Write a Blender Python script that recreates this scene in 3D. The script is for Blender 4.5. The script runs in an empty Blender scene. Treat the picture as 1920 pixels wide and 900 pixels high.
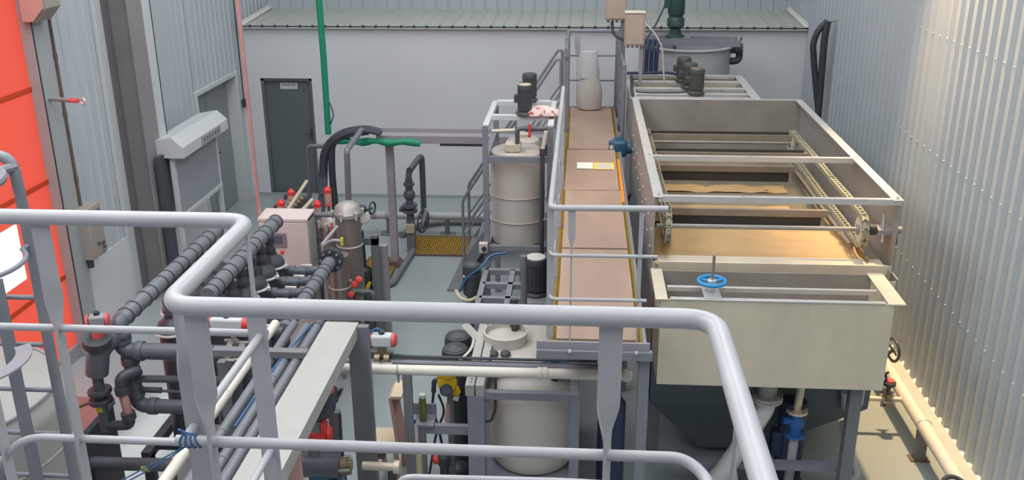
import bpy, bmesh, math, random
from mathutils import Vector, Matrix
random.seed(7)
SC = bpy.context.scene
COL = SC.collection
R = math.radians

# ------------------------------------------------------------------ camera
F_PX, PITCH, YAW, ROLL, EYE = 1800.0, R(20.25), R(-4.19), R(-0.34), 5.15
cp, sp, cy, sy, cr, sr = math.cos(PITCH), math.sin(PITCH), math.cos(YAW), math.sin(YAW), math.cos(ROLL), math.sin(ROLL)
FW = Vector((sy*cp, cy*cp, -sp)); RT0 = Vector((cy, -sy, 0)); UP0 = RT0.cross(FW)
RT = RT0*cr + UP0*sr; UP = -RT0*sr + UP0*cr
cam_d = bpy.data.cameras.new('camera'); cam = bpy.data.objects.new('camera', cam_d); COL.objects.link(cam)
cam_d.sensor_width = 36.0; cam_d.lens = 36.0*F_PX/1920.0; cam_d.clip_start = 0.05; cam_d.clip_end = 200
m = Matrix((RT, UP, -FW)).transposed().to_4x4(); m.translation = (0, 0, EYE); cam.matrix_world = m
SC.camera = cam
def at(px, py, X=None, Y=None, Z=None):
    """surveyed point: pixel of the 1920x900 photo on a known plane of the hall"""
    d = FW + RT*((px-960)/F_PX) - UP*((py-450)/F_PX)
    t = X/d.x if X is not None else (Y/d.y if Y is not None else (Z-EYE)/d.z)
    return Vector((0, 0, EYE)) + d*t

# ------------------------------------------------------------------ light
SC.view_settings.view_transform = 'Standard'; SC.view_settings.look = 'None'
SC.view_settings.gamma = 1.0; SC.view_settings.use_curve_mapping = False
SC.view_settings.exposure = 0.4
w = bpy.data.worlds.new('sky'); SC.world = w; w.use_nodes = True
bg = w.node_tree.nodes['Background']; bg.inputs[0].default_value = (0.75, 0.85, 1.0, 1); bg.inputs[1].default_value = 1.0
sun_d = bpy.data.lights.new('sun', 'SUN'); sun_d.energy = 4.2; sun_d.angle = R(7); sun_d.color = (1.0, 0.97, 0.92)
sun = bpy.data.objects.new('sun', sun_d); COL.objects.link(sun)
sun.rotation_euler = Vector((1.0, 0.05, -0.95)).to_track_quat('-Z', 'Y').to_euler()
def area(name, loc, sx, sy_, power, color):
    d = bpy.data.lights.new(name, 'AREA'); d.shape = 'RECTANGLE'; d.size = sx; d.size_y = sy_; d.energy = power; d.color = color
    o = bpy.data.objects.new(name, d); o.location = loc; COL.objects.link(o); return o
for lx, ly, pw_ in [(-3.4, 1.5, 150), (1.2, 1.5, 120), (-3.6, 6.2, 190), (1.0, 7.0, 105), (-3.2, 12.6, 120), (1.0, 12.6, 110)]:
    area('unseen_fill_panel', (lx, ly, 7.9), 2.6, 4.6, pw_, (0.95, 0.975, 1.0))  # unseen area lights added under the ceiling as fill, stronger at near left
warm_d = bpy.data.lights.new('high_bay_lamp', 'SPOT'); warm_d.energy = 3100; warm_d.color = (1.0, 0.66, 0.36)
warm_d.spot_size = R(50); warm_d.spot_blend = 1.0; warm_d.shadow_soft_size = 0.2
warm = bpy.data.objects.new('high_bay_lamp', warm_d); warm.location = (3.05, 10.0, 7.6); COL.objects.link(warm)
warm.rotation_euler = Vector((0.17, -0.18, -1)).to_track_quat('-Z', 'Y').to_euler()
warm2_d = warm_d.copy(); warm2_d.energy = 170; warm2_d.spot_size = R(40)
warm2 = bpy.data.objects.new('high_bay_lamp', warm2_d); warm2.location = (0.3, 10.3, 7.3); COL.objects.link(warm2)
warm2.rotation_euler = Vector((-0.02, 0.0, -1)).to_track_quat('-Z', 'Y').to_euler()

# ------------------------------------------------------------------ materials
def lin(h):
    h = h.lstrip('#'); v = [int(h[i:i+2], 16)/255 for i in (0, 2, 4)]
    return tuple(c/12.92 if c <= 0.04045 else ((c+0.055)/1.055)**2.4 for c in v) + (1,)
MATS = {}
def mat(name, color, rough=0.5, metal=0.0, var=0.12, scale=6.0, bump=0.0, bscale=60.0, stretch=(1, 1, 1), trans=0.0, spec=0.5, color2=None, c2pos=(0.45, 0.7), coat=0.0, rvar=0.1):
    M = bpy.data.materials.new(name); M.use_nodes = True; nt = M.node_tree; b = nt.nodes['Principled BSDF']
    c = lin(color) if isinstance(color, str) else color
    tc = nt.nodes.new('ShaderNodeTexCoord'); mp = nt.nodes.new('ShaderNodeMapping'); mp.inputs['Scale'].default_value = stretch
    geo = nt.nodes.new('ShaderNodeNewGeometry'); nt.links.new(geo.outputs['Position'], mp.inputs['Vector'])
    nz = nt.nodes.new('ShaderNodeTexNoise'); nz.inputs['Scale'].default_value = scale; nz.inputs['Detail'].default_value = 6; nz.inputs['Roughness'].default_value = 0.6
    nt.links.new(mp.outputs[0], nz.inputs['Vector'])
    rp = nt.nodes.new('ShaderNodeValToRGB'); e = rp.color_ramp.elements
    if color2:
        c2 = lin(color2); e[0].position, e[1].position = c2pos; e[0].color = c; e[1].color = c2
    else:
        e[0].position, e[1].position = 0.3, 0.7
        e[0].color = tuple(x*(1-var) for x in c[:3]) + (1,); e[1].color = tuple(min(1, x*(1+var)) for x in c[:3]) + (1,)
    nt.links.new(nz.outputs['Fac'], rp.inputs['Fac']); nt.links.new(rp.outputs[0], b.inputs['Base Color'])
    mr = nt.nodes.new('ShaderNodeMapRange'); mr.inputs[3].default_value = max(0.02, rough-rvar); mr.inputs[4].default_value = min(1, rough+rvar)
    nt.links.new(nz.outputs['Fac'], mr.inputs[0]); nt.links.new(mr.outputs[0], b.inputs['Roughness'])
    b.inputs['Metallic'].default_value = metal; b.inputs['Specular IOR Level'].default_value = spec
    b.inputs['Coat Weight'].default_value = coat
    if trans: b.inputs['Transmission Weight'].default_value = trans
    if bump:
        n2 = nt.nodes.new('ShaderNodeTexNoise'); n2.inputs['Scale'].default_value = bscale; n2.inputs['Detail'].default_value = 4
        nt.links.new(mp.outputs[0], n2.inputs['Vector'])
        bp = nt.nodes.new('ShaderNodeBump'); bp.inputs['Strength'].default_value = bump; bp.inputs['Distance'].default_value = 0.01
        nt.links.new(n2.outputs['Fac'], bp.inputs['Height']); nt.links.new(bp.outputs[0], b.inputs['Normal'])
    MATS[name] = M; return M
mat('plaster', '#d2d3d6', 0.85, var=0.03, scale=0.8, bump=0.05, bscale=40)
mat('cladding', '#adb6ba', 0.45, var=0.03, scale=1.5)
mat('cladding_left', '#b9c1c6', 0.5, var=0.03, scale=1.5)
mat('roof_sheet', '#b5b9b2', 0.5, var=0.06, scale=2)
mat('floor', '#9aa5a6', 0.3, var=0.025, scale=0.5, rvar=0.08, spec=0.5)
mat('kerb', '#b9b8b0', 0.7, var=0.08, scale=5, bump=0.1)
mat('mortar', '#e3e3df', 0.8, var=0.05)
mat('column', '#8d8a8b', 0.55, var=0.06, scale=3)
mat('door_grey', '#8d9496', 0.5, var=0.03, scale=2)
mat('door_dark', '#5f686c', 0.5, var=0.04, scale=2)
mat('white_paint', '#c8cccd', 0.5, var=0.03)
mat('dark_gap', '#474c54', 0.7)
mat('rail_paint', '#b0b0b3', 0.38, var=0.05, scale=14, bump=0.05, bscale=30, rvar=0.12)
mat('frame_paint', '#82858d', 0.45, var=0.07, scale=9, bump=0.03)
mat('rack_white', '#adada8', 0.5, var=0.05, scale=6, bump=0.03)
mat('rack_grey', '#77797c', 0.5, var=0.1, scale=8, stretch=(1, 1, 0.25))
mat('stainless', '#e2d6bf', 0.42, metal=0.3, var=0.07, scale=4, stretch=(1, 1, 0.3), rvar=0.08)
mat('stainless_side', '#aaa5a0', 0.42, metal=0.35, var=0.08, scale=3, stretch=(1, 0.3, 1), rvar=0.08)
mat('stainless_dull', '#a09c96', 0.5, metal=0.35, var=0.12, scale=3)
mat('stainless_bright', '#d2d0cc', 0.3, metal=0.3, var=0.06, scale=8)
mat('filter_steel', '#a19892', 0.3, metal=0.6, var=0.1, scale=5, stretch=(1, 1, 0.3))
mat('pvc_dark', '#5a5f67', 0.38, var=0.1, scale=10)
mat('pvc_black', '#44484f', 0.42, var=0.12, scale=10)
mat('pvc_mid', '#74777d', 0.33, var=0.08, scale=8)
mat('pvc_white', '#d9d4c8', 0.4, var=0.05, scale=6)
mat('pe_white', '#c3bdb4', 0.5, var=0.04, scale=2.5)
mat('pe_grey', '#9d9d98', 0.5, var=0.05, scale=2.5)
mat('pale_box', '#d3c8b8', 0.6, var=0.04)
mat('plywood', '#a68d7c', 0.72, var=0.09, scale=3.0, stretch=(1, 0.5, 1), bump=0.06, bscale=80)
mat('grating', '#a5832f', 0.6, var=0.12, scale=8)
mat('pit', '#4e4126', 0.9)
mat('foam', '#bb9a6c', 0.75, var=0.06, scale=7, bump=0.4, bscale=70)
mat('scum', '#6f5f4d', 0.8, var=0.35, scale=12, color2='#b0906a', c2pos=(0.4, 0.75))
mat('murk', '#8d8470', 0.15, var=0.2, scale=2)
mat('rubber', '#3d3a37', 0.7, var=0.12)
mat('chain', '#a39f87', 0.6, var=0.25, scale=25, bump=0.2)
mat('sprocket', '#cfcab8', 0.6, var=0.08)
mat('scraper', '#8b8174', 0.6, var=0.15, scale=8)
mat('red_plastic', '#e0413c', 0.4, var=0.05)
mat('red_pink', '#d8605c', 0.4, var=0.05)
mat('blue_wheel', '#2d93cf', 0.4, var=0.06)
mat('blue_valve', '#2f66ad', 0.45, var=0.08)
mat('blue_motor', '#2f5a74', 0.45, var=0.1)
mat('blue_hose', '#3a6490', 0.4, var=0.05)
mat('motor_black', '#42464a', 0.45, var=0.1, scale=12)
mat('motor_green', '#2c4a44', 0.5, var=0.15, scale=12)
mat('cap_tan', '#b9ae97', 0.5, var=0.06)
mat('motor_olive', '#4c4f4b', 0.5, var=0.08)
mat('green_tape', '#0f8a63', 0.55, var=0.12, scale=16, stretch=(1, 1, 4))
mat('cable', '#3b3e46', 0.55, var=0.1)
mat('cable_blue', '#2e3a54', 0.5, var=0.15)
mat('tray', '#9a969c', 0.45, var=0.05)
mat('yellow', '#e0b51c', 0.45, var=0.06)
mat('yellow_tape', '#d9d03a', 0.5)
mat('orange_mark', '#e88f22', 0.5, var=0.06)
mat('tank_paint', '#b4b6b9', 0.5, var=0.05, scale=3)
mat('hopper', '#667077', 0.5, var=0.07, scale=2.5)
mat('wall_box', '#9d978f', 0.5, var=0.05)
mat('frame_light', '#a3a6a7', 0.5, var=0.03)
mat('box_beige', '#b8a599', 0.5, var=0.05)
mat('cabinet', '#d2c6c0', 0.45, var=0.02)  # light put into the colour: cabinet front paler and pinker than its side
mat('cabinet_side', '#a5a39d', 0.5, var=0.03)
mat('screen', '#5f6272', 0.2, var=0.05)
mat('screen_frame', '#8a7b82', 0.4)
mat('conduit_red_reflect', '#c99a98', 0.35, var=0.1, metal=0.3)
mat('rust', '#6d5a50', 0.7, var=0.15)
mat('brown_red_reflect', '#92615a', 0.5, var=0.1)  # red door reflection mixed into the brown of the box top
mat('wood_pale', '#d8c7a6', 0.6, var=0.06)
mat('chair_pink', '#c99e93', 0.6, var=0.06)
mat('poster', '#9aa0a6', 0.6, var=0.10, scale=14, stretch=(1, 1, 1.6))
mat('paper', '#f2efe6', 0.7, var=0.02)
mat('paper_yellow', '#ecd75e', 0.6, var=0.04)
mat('ink', '#5d6164', 0.7)
mat('brass', '#8f826b', 0.4, metal=0.6, var=0.15)
mat('gauge_face', '#c9c8c2', 0.35)
mat('rag', '#d9c7c2', 0.85, var=0.1, scale=20, color2='#b05a5c', c2pos=(0.54, 0.6))
mat('rubble', '#8e7b66', 0.8, var=0.2)
mat('green_bottle', '#5d6b34', 0.2, var=0.1)
def special():
    # backlit red door fabric: daylight outside shines through it
    M = bpy.data.materials.new('door_fabric'); M.use_nodes = True; nt = M.node_tree; nt.nodes.clear()
    o = nt.nodes.new('ShaderNodeOutputMaterial'); mx = nt.nodes.new('ShaderNodeMixShader'); mx.inputs[0].default_value = 0.6
    d = nt.nodes.new('ShaderNodeBsdfDiffuse'); t = nt.nodes.new('ShaderNodeBsdfTranslucent')
    nz = nt.nodes.new('ShaderNodeTexNoise'); nz.inputs['Scale'].default_value = 1.5
    rp = nt.nodes.new('ShaderNodeValToRGB'); rp.color_ramp.elements[0].color = (0.50, 0.066, 0.042, 1); rp.color_ramp.elements[1].color = (0.55, 0.074, 0.048, 1)
    nt.links.new(nz.outputs['Fac'], rp.inputs[0]); nt.links.new(rp.outputs[0], d.inputs[0]); nt.links.new(rp.outputs[0], t.inputs[0])
    nt.links.new(d.outputs[0], mx.inputs[1]); nt.links.new(t.outputs[0], mx.inputs[2]); nt.links.new(mx.outputs[0], o.inputs[0]); MATS['door_fabric'] = M
    M = bpy.data.materials.new('door_seam'); M.use_nodes = True; nt = M.node_tree; nt.nodes.clear()
    o = nt.nodes.new('ShaderNodeOutputMaterial'); mx = nt.nodes.new('ShaderNodeMixShader'); mx.inputs[0].default_value = 0.4
    d = nt.nodes.new('ShaderNodeBsdfDiffuse'); t = nt.nodes.new('ShaderNodeBsdfTranslucent')
    for n in (d, t): n.inputs[0].default_value = (0.62, 0.12, 0.05, 1)
    nt.links.new(d.outputs[0], mx.inputs[1]); nt.links.new(t.outputs[0], mx.inputs[2]); nt.links.new(mx.outputs[0], o.inputs[0]); MATS['door_seam'] = M
    M = bpy.data.materials.new('milky_pane'); M.use_nodes = True; nt = M.node_tree; nt.nodes.clear()
    o = nt.nodes.new('ShaderNodeOutputMaterial'); mx = nt.nodes.new('ShaderNodeMixShader'); mx.inputs[0].default_value = 0.25
    d = nt.nodes.new('ShaderNodeBsdfTransparent'); t = nt.nodes.new('ShaderNodeBsdfTranslucent')
    for n in (d, t): n.inputs[0].default_value = (0.97, 0.97, 0.97, 1)
    nt.links.new(d.outputs[0], mx.inputs[1]); nt.links.new(t.outputs[0], mx.inputs[2]); nt.links.new(mx.outputs[0], o.inputs[0]); MATS['milky_pane'] = M
    for nm, c, tr, ro in (('clear_plastic', (0.9, 0.9, 0.9, 1), 0.85, 0.2), ('pink_tube', (0.9, 0.55, 0.5, 1), 0.6, 0.15), ('bag_plastic', (0.86, 0.86, 0.86, 1), 0.35, 0.25)):
        M = bpy.data.materials.new(nm); M.use_nodes = True; b = M.node_tree.nodes['Principled BSDF']
        nz = M.node_tree.nodes.new('ShaderNodeTexNoise'); nz.inputs['Scale'].default_value = 9
        bp = M.node_tree.nodes.new('ShaderNodeBump'); bp.inputs['Strength'].default_value = 0.3
        M.node_tree.links.new(nz.outputs['Fac'], bp.inputs['Height']); M.node_tree.links.new(bp.outputs[0], b.inputs['Normal'])
        b.inputs['Base Color'].default_value = c; b.inputs['Transmission Weight'].default_value = tr; b.inputs['Roughness'].default_value = ro; MATS[nm] = M
special()

# ------------------------------------------------------------------ mesh helpers
WL = {}
class MB:
    def __init__(s): s.v = []; s.f = []
    def add(s, vs, fs):
        n = len(s.v); s.v += [Vector(a) for a in vs]; s.f += [tuple(i+n for i in f) for f in fs]; return s
    def box(s, x0, x1, y0, y1, z0, z1):
        vs = [(x, y, z) for z in (z0, z1) for y in (y0, y1) for x in (x0, x1)]
        return s.add(vs, [(0, 2, 3, 1), (4, 5, 7, 6), (0, 1, 5, 4), (2, 6, 7, 3), (0, 4, 6, 2), (1, 3, 7, 5)])
    def cbox(s, c, sx, sy_, sz): return s.box(c[0]-sx/2, c[0]+sx/2, c[1]-sy_/2, c[1]+sy_/2, c[2]-sz/2, c[2]+sz/2)
    def bar(s, a, b, w, h, up=(0, 0, 1)):
        a = Vector(a); b = Vector(b); d = (b-a).normalized(); up = Vector(up)
        x = d.cross(up)
        if x.length < 1e-4: x = d.cross(Vector((1, 0, 0)))
        x.normalize(); y = x.cross(d)
        vs = [p + x*(w/2*i) + y*(h/2*j) for p in (a, b) for i, j in ((-1, -1), (1, -1), (1, 1), (-1, 1))]
        return s.add(vs, [(3, 2, 1, 0), (4, 5, 6, 7), (0, 1, 5, 4), (1, 2, 6, 5), (2, 3, 7, 6), (3, 0, 4, 7)])
    def angle(s, a, b, w, t, u, v):          # L-section from a to b along u and v
        a = Vector(a); b = Vector(b); u = Vector(u); v = Vector(v)
        pr = [u*0, u*w, u*w+v*t, u*t+v*t, u*t+v*w, v*w]; n = len(pr)
        vs = [p+q for p in (a, b) for q in pr]
        fs = [tuple(range(n)), tuple(range(2*n-1, n-1, -1))] + [(i, i+n, (i+1) % n+n, (i+1) % n) for i in range(n)]
        return s.add(vs, fs)
    def tube(s, pts, r, seg=12, bend=0.0, closed=False, caps=True, bn=5):
        P = [Vector(p) for p in pts]
        if bend and not closed:
            Q = [P[0]]
            for i in range(1, len(P)-1):
                d0 = (P[i-1]-P[i]); d1 = (P[i+1]-P[i]); k = min(bend, d0.length*0.48, d1.length*0.48)
                a = P[i]+d0.normalized()*k; b = P[i]+d1.normalized()*k
                for j in range(bn+1):
                    t = j/bn; Q.append(a*(1-t)**2 + P[i]*(2*t*(1-t)) + b*t*t)
            Q.append(P[-1]); P = Q
        n = len(P); T = []
        for i in range(n):
            if closed: t = P[(i+1) % n]-P[i-1]
            else: t = P[min(i+1, n-1)]-P[max(i-1, 0)]
            T.append(t.normalized())
        x = T[0].orthogonal().normalized(); vs = []
        rr = r if isinstance(r, (list, tuple)) else [r]*n
        for i in range(n):
            x = (x - T[i]*x.dot(T[i])).normalized(); y = T[i].cross(x)
            vs += [P[i] + (x*math.cos(2*math.pi*k/seg) + y*math.sin(2*math.pi*k/seg))*rr[i] for k in range(seg)]
        fs = []
        for i in range(n if closed else n-1):
            j = (i+1) % n
            fs += [(i*seg+k, i*seg+(k+1) % seg, j*seg+(k+1) % seg, j*seg+k) for k in range(seg)]
        if caps and not closed: fs += [tuple(range(seg-1, -1, -1)), tuple((n-1)*seg+k for k in range(seg))]
        return s.add(vs, fs)
    def lathe(s, prof, o, axis=(0, 0, 1), seg=24, a0=0.0, a1=2*math.pi):
        o = Vector(o); az = Vector(axis).normalized(); ax = az.orthogonal().normalized(); ay = az.cross(ax)
        full = abs(a1-a0-2*math.pi) < 1e-6; ns = seg if full else seg+1; vs = []; fs = []
        for r, h in prof:
            vs += [o + az*h + (ax*math.cos(a0+(a1-a0)*k/seg) + ay*math.sin(a0+(a1-a0)*k/seg))*max(r, 1e-4) for k in range(ns)]
        for i in range(len(prof)-1):
            fs += [(i*ns+k, i*ns+(k+1) % ns, (i+1)*ns+(k+1) % ns, (i+1)*ns+k) for k in range(seg)]
        if full: fs += [tuple(range(ns-1, -1, -1)), tuple((len(prof)-1)*ns+k for k in range(ns))]
        return s.add(vs, fs)
    def cyl(s, a, b, r, seg=16):
        a = Vector(a); b = Vector(b); return s.lathe([(r, 0), (r, (b-a).length)], a, b-a, seg)
    def torus(s, c, axis, Rr, r, seg=28, rs=8):
        c = Vector(c); az = Vector(axis).normalized(); ax = az.orthogonal().normalized(); ay = az.cross(ax)
        return s.tube([c + (ax*math.cos(2*math.pi*k/seg) + ay*math.sin(2*math.pi*k/seg))*Rr for k in range(seg)], r, rs, closed=True)
    def prism(s, poly, o, u, v, d):
        o = Vector(o); u = Vector(u); v = Vector(v); d = Vector(d); n = len(poly)
        vs = [o+u*a+v*b for a, b in poly] + [o+u*a+v*b+d for a, b in poly]
        return s.add(vs, [tuple(range(n-1, -1, -1)), tuple(range(n, 2*n))] + [(i, (i+1) % n, (i+1) % n+n, i+n) for i in range(n)])
    def sphere(s, c, r, seg=14, sq=1.0):
        n = seg//2; return s.lathe([(r*math.sin(math.pi*i/n), -r*sq*math.cos(math.pi*i/n)) for i in range(n+1)], c, (0, 0, 1), seg)
    def build(s, name, material, parent=None, smooth=True, bevel=0.0, sharp=38):
        me = bpy.data.meshes.new(name)
        if parent is not None: off = WL[parent.name]
        else:
            xs = [p.x for p in s.v]; ys = [p.y for p in s.v]; zs = [p.z for p in s.v]
            off = Vector(((min(xs)+max(xs))/2, (min(ys)+max(ys))/2, min(zs)))
        me.from_pydata([tuple(p-off) for p in s.v], [], s.f); me.validate(verbose=False)
        bm = bmesh.new(); bm.from_mesh(me); bmesh.ops.recalc_face_normals(bm, faces=bm.faces); bm.to_mesh(me); bm.free()
        if smooth:
            me.shade_smooth(); me.set_sharp_from_angle(angle=R(sharp))
        me.materials.append(MATS[material])
        o = bpy.data.objects.new(name, me); COL.objects.link(o)
        if parent is not None: o.parent = parent
        else: o.location = off
        WL[o.name] = off
        if bevel:
            b = o.modifiers.new('edge', 'BEVEL'); b.width = bevel; b.segments = 2; b.limit_method = 'ANGLE'; b.angle_limit = R(50)
        return o
def tag(o, label, cat, group=None):
    o['label'] = label; o['category'] = cat
    if group: o['group'] = group
    return o
def thing(name, label, cat, loc, group=None):
    o = bpy.data.objects.new(name, None); COL.objects.link(o); o.location = loc; o.empty_display_size = 0.1
    WL[o.name] = Vector(loc); return tag(o, label, cat, group)
def struct(o): o['kind'] = 'structure'; return o
def stuff(o): o['kind'] = 'stuff'; return o
def kids(o): return [c for c in COL.objects if c.parent == o]
def dup(root, loc, label, group=None, rz=None):
    r = root.copy(); COL.objects.link(r); r.location = loc; WL[r.name] = Vector(loc); r['label'] = label
    if group: r['group'] = group
    if rz is not None: r.rotation_euler.z = rz
    for ch in root.children:
        c = ch.copy(); COL.objects.link(c); c.parent = r
        for g in ch.children:
            d = g.copy(); COL.objects.link(d); d.parent = c
    return r
V = Vector
# ================================================================== SETTING
XL, XR, YB = -5.8, 3.66, 16.0
struct(MB().box(-6.4, 4.2, -4, 16.2, -0.2, 0).build('floor', 'floor', smooth=False))
struct(MB().box(-6.4, 4.2, -4.2, 19, 8.0, 8.2).build('ceiling', 'plaster', smooth=False))
struct(MB().box(-6.4, 4.2, -4.2, -4.0, 0, 8.0).build('wall_front', 'plaster', smooth=False))
def corr(mb, fixed, axis, a0, a1, z0, z1, pitch, prof, sgn):
    """corrugated sheet on plane axis=fixed; prof = [(t, depth)] over one pitch"""
    pts = []; n = int(math.ceil((a1-a0)/pitch))
    for i in range(n):
        for t, d in prof:
            a = a0+(i+t)*pitch
            if a <= a1: pts.append((a, d))
    vs = []
    for a, d in pts:
        for z in (z0, z1):
            vs.append((fixed+sgn*d, a, z) if axis == 'x' else (a, fixed+sgn*d, z))
    mb.add(vs, [(2*i, 2*i+2, 2*i+3, 2*i+1) for i in range(len(pts)-1)])
TRAP = [(0.0, 0.0), (0.36, 0.0), (0.5, 0.036), (0.86, 0.036)]
RIB = [(0.0, 0.0), (0.80, 0.0), (0.86, 0.016), (0.94, 0.016)]
# right wall: corrugated steel sheet on a kerb
mb = MB(); corr(mb, XR, 'x', -4, 17.6, 0.13, 8.0, 0.2, TRAP, -1); mb.box(XR+0.01, XR+0.1, -4, 17.7, 0, 8.0)
wr = struct(mb.build('wall_right', 'cladding', sharp=15))
mb = MB()
for zz in (1.25, 2.55, 3.7):
    for i in range(55):
        y = 5.0+0.2*i+0.136; mb.lathe([(0.009, 0), (0.009, 0.006), (0.0, 0.01)], (XR-0.036, y, zz), (-1, 0, 0), 6)
stuff(mb.build('sheet_screws', 'cladding_left', wr))
mb = MB(); mb.box(3.47, XR+0.02, -4, 16, 0, 0.13); struct(mb.build('trim_1', 'kerb', bevel=0.01))
mb = MB()
for i in range(70):
    y = 4.0+0.2*i
    mb.add([(XR-0.036, y+0.0, 0.13), (XR-0.036, y+0.075, 0.13), (XR-0.002, y+0.09, 0.13), (XR-0.002, y-0.015, 0.13),
            (XR-0.016, y+0.0, 0.147), (XR-0.016, y+0.075, 0.147), (XR-0.001, y+0.085, 0.147), (XR-0.001, y-0.01, 0.147)],
           [(0, 1, 5, 4), (1, 2, 6, 5), (3, 0, 4, 7), (4, 5, 6, 7)])
struct(mb.build('trim_2', 'mortar'))
# back wall: white plastered annex, its low roof and the upper cladding
dl, dr_, dh = at(490, 147, Y=YB).x-0.02, -4.58, 2.09
mb = MB(); mb.box(-5.9, dl, YB, YB+0.25, 0, 2.96); mb.box(dr_, 3.72, YB, YB+0.25, 0, 2.96); mb.box(dl, dr_, YB, YB+0.25, dh, 2.96)
struct(mb.build('wall_back', 'plaster', smooth=False))
mb = MB(); n = 44; x0, x1 = -5.72, 3.64; vs = []
for i in range(n):
    a = x0+(x1-x0)*i/n; w_ = (x1-x0)/n
    for t, d in ((0, 0), (0.78, 0), (0.85, 0.018), (0.93, 0.018)):
        vs += [(a+t*w_, YB-0.09, 2.985+d), (a+t*w_, 17.5, 3.07+d)]
mb.add(vs, [(2*i, 2*i+2, 2*i+3, 2*i+1) for i in range(len(vs)//2-1)]); mb.box(x0, x1, YB-0.085, 17.5, 2.94, 2.965)
ro = mb.build('roof_annex', 'roof_sheet', sharp=15); struct(ro)
mb = MB()
for i in range(n):
    a = x0+(x1-x0)*(i+0.8)/n; mb.box(a, a+0.035, YB-0.086, YB-0.06, 2.955, 2.998)
mb.box(x0, x1, YB-0.08, YB-0.06, 2.945, 2.975); mb.build('eave_closer', 'cable', ro)
mb = MB(); mb.angle((x1-0.02, YB-0.09, 2.99), (x1-0.02, 17.5, 3.09), 0.06, 0.01, (-1, 0, 0), (0, 0, 1)); mb.angle((x0+0.02, YB-0.09, 2.99), (x0+0.02, 17.5, 3.09), 0.06, 0.01, (1, 0, 0), (0, 0, 1)); mb.build('roof_flashing', 'mortar', ro)
mb = MB(); corr(mb, 17.5, 'y', -5.9, 3.8, 2.9, 8.0, 0.22, RIB, -1); mb.box(-6, 4, 17.51, 17.6, 2.5, 8)
struct(mb.build('wall_upper_back', 'cladding', sharp=15))
# left wall
mb = MB()
for (y0, y1, z0, z1) in ((10.05, 13.93, 0.95, 8), (13.93, 15.72, 2.24, 8), (15.72, 17.6, 0.0, 8), (-4, 10.05, 4.35, 8)):
    corr(mb, XL, 'x', y0, y1, z0, z1, 0.2, RIB, 1); mb.box(XL-0.12, XL-0.005, y0, y1, z0, z1)
struct(mb.build('wall_left', 'cladding_left', sharp=15))
mb = MB(); mb.box(XL-0.12, XL+0.012, 10.05, 13.93, 0, 0.95); mb.box(XL-0.12, XL, -4, 4.0, 0, 8)
struct(mb.build('wall_left_dado', 'plaster', smooth=False))
mb = MB()
mb.box(XL, XL+0.05, 11.18, 11.36, 0, 8); struct(mb.build('trim_3', 'white_paint', bevel=0.008))
# steel column against the left wall
mb = MB(); yc, yd = 11.42, 11.82
mb.box(-5.47, -5.45, yc, yd, 0, 8); mb.box(-5.8, -5.78, yc, yd, 0, 8); mb.box(-5.78, -5.47, (yc+yd)/2-0.007, (yc+yd)/2+0.007, 0, 8)
struct(mb.build('column_left', 'column', bevel=0.004))
mb = MB(); mb.box(-5.46, -5.43, 11.8, 12.02, 0, 8); mb.box(-5.8, -5.43, 11.98, 12.02, 0, 8); struct(mb.build('trim_4', 'white_paint', bevel=0.008))
# red roll-up door in the left wall
mb = MB(); mb.box(XL-0.12, XL+0.10, 9.72, 10.05, 0, 4.4); mb.box(XL-0.12, XL+0.1, 3.7, 4.0, 0, 4.4)
d1 = struct(mb.build('door_1', 'frame_light', bevel=0.01)); d1['label'] = 'red backlit fabric roll-up door in a grey guide frame'
DX = XL-0.02
def fab(z0, z1, win=None):
    mb = MB()
    if win:
        a, b, c, d = win
        for q in ((4.0, a, z0, z1), (b, 9.74, z0, z1), (a, b, z0, c), (a, b, d, z1)): mb.add([(DX, q[0], q[2]), (DX, q[1], q[2]), (DX, q[1], q[3]), (DX, q[0], q[3])], [(0, 1, 2, 3)])
    else: mb.add([(DX, 4.0, z0), (DX, 9.74, z0), (DX, 9.74, z1), (DX, 4.0, z1)], [(0, 1, 2, 3)])
    return mb.build('door_panel', 'door_fabric', d1, smooth=False)
WIN = (4.6, 9.02, 1.27, 1.89)
fab(0.16, 0.98); fab(1.03, 2.11, WIN); fab(2.16, 3.13); fab(3.18, 4.4)
for z in (0.98, 2.11, 3.13):
    MB().box(DX-0.01, DX+0.012, 4.0, 9.74, z, z+0.05).build('seam_bar', 'door_seam', d1, smooth=False)
MB().add([(DX-0.002, WIN[0], WIN[2]), (DX-0.002, WIN[1], WIN[2]), (DX-0.002, WIN[1], WIN[3]), (DX-0.002, WIN[0], WIN[3])], [(0, 1, 2, 3)]).build('window_pane', 'milky_pane', d1, smooth=False)
MB().box(DX-0.02, DX+0.04, 4.0, 9.74, 0.0, 0.17).build('bottom_bar', 'tray', d1, smooth=False)
for i in range(8):
    y = 9.42-0.62*i; MB().box(DX+0.04, DX+0.043, y-0.36, y, 0.02, 0.12).build('marker_strip', 'orange_mark', d1, smooth=False)
MB().box(XL+0.1, XL+0.104, 9.72, 9.745, 0, 4.4).build('guide_seal', 'cable', d1, smooth=False)
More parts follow.
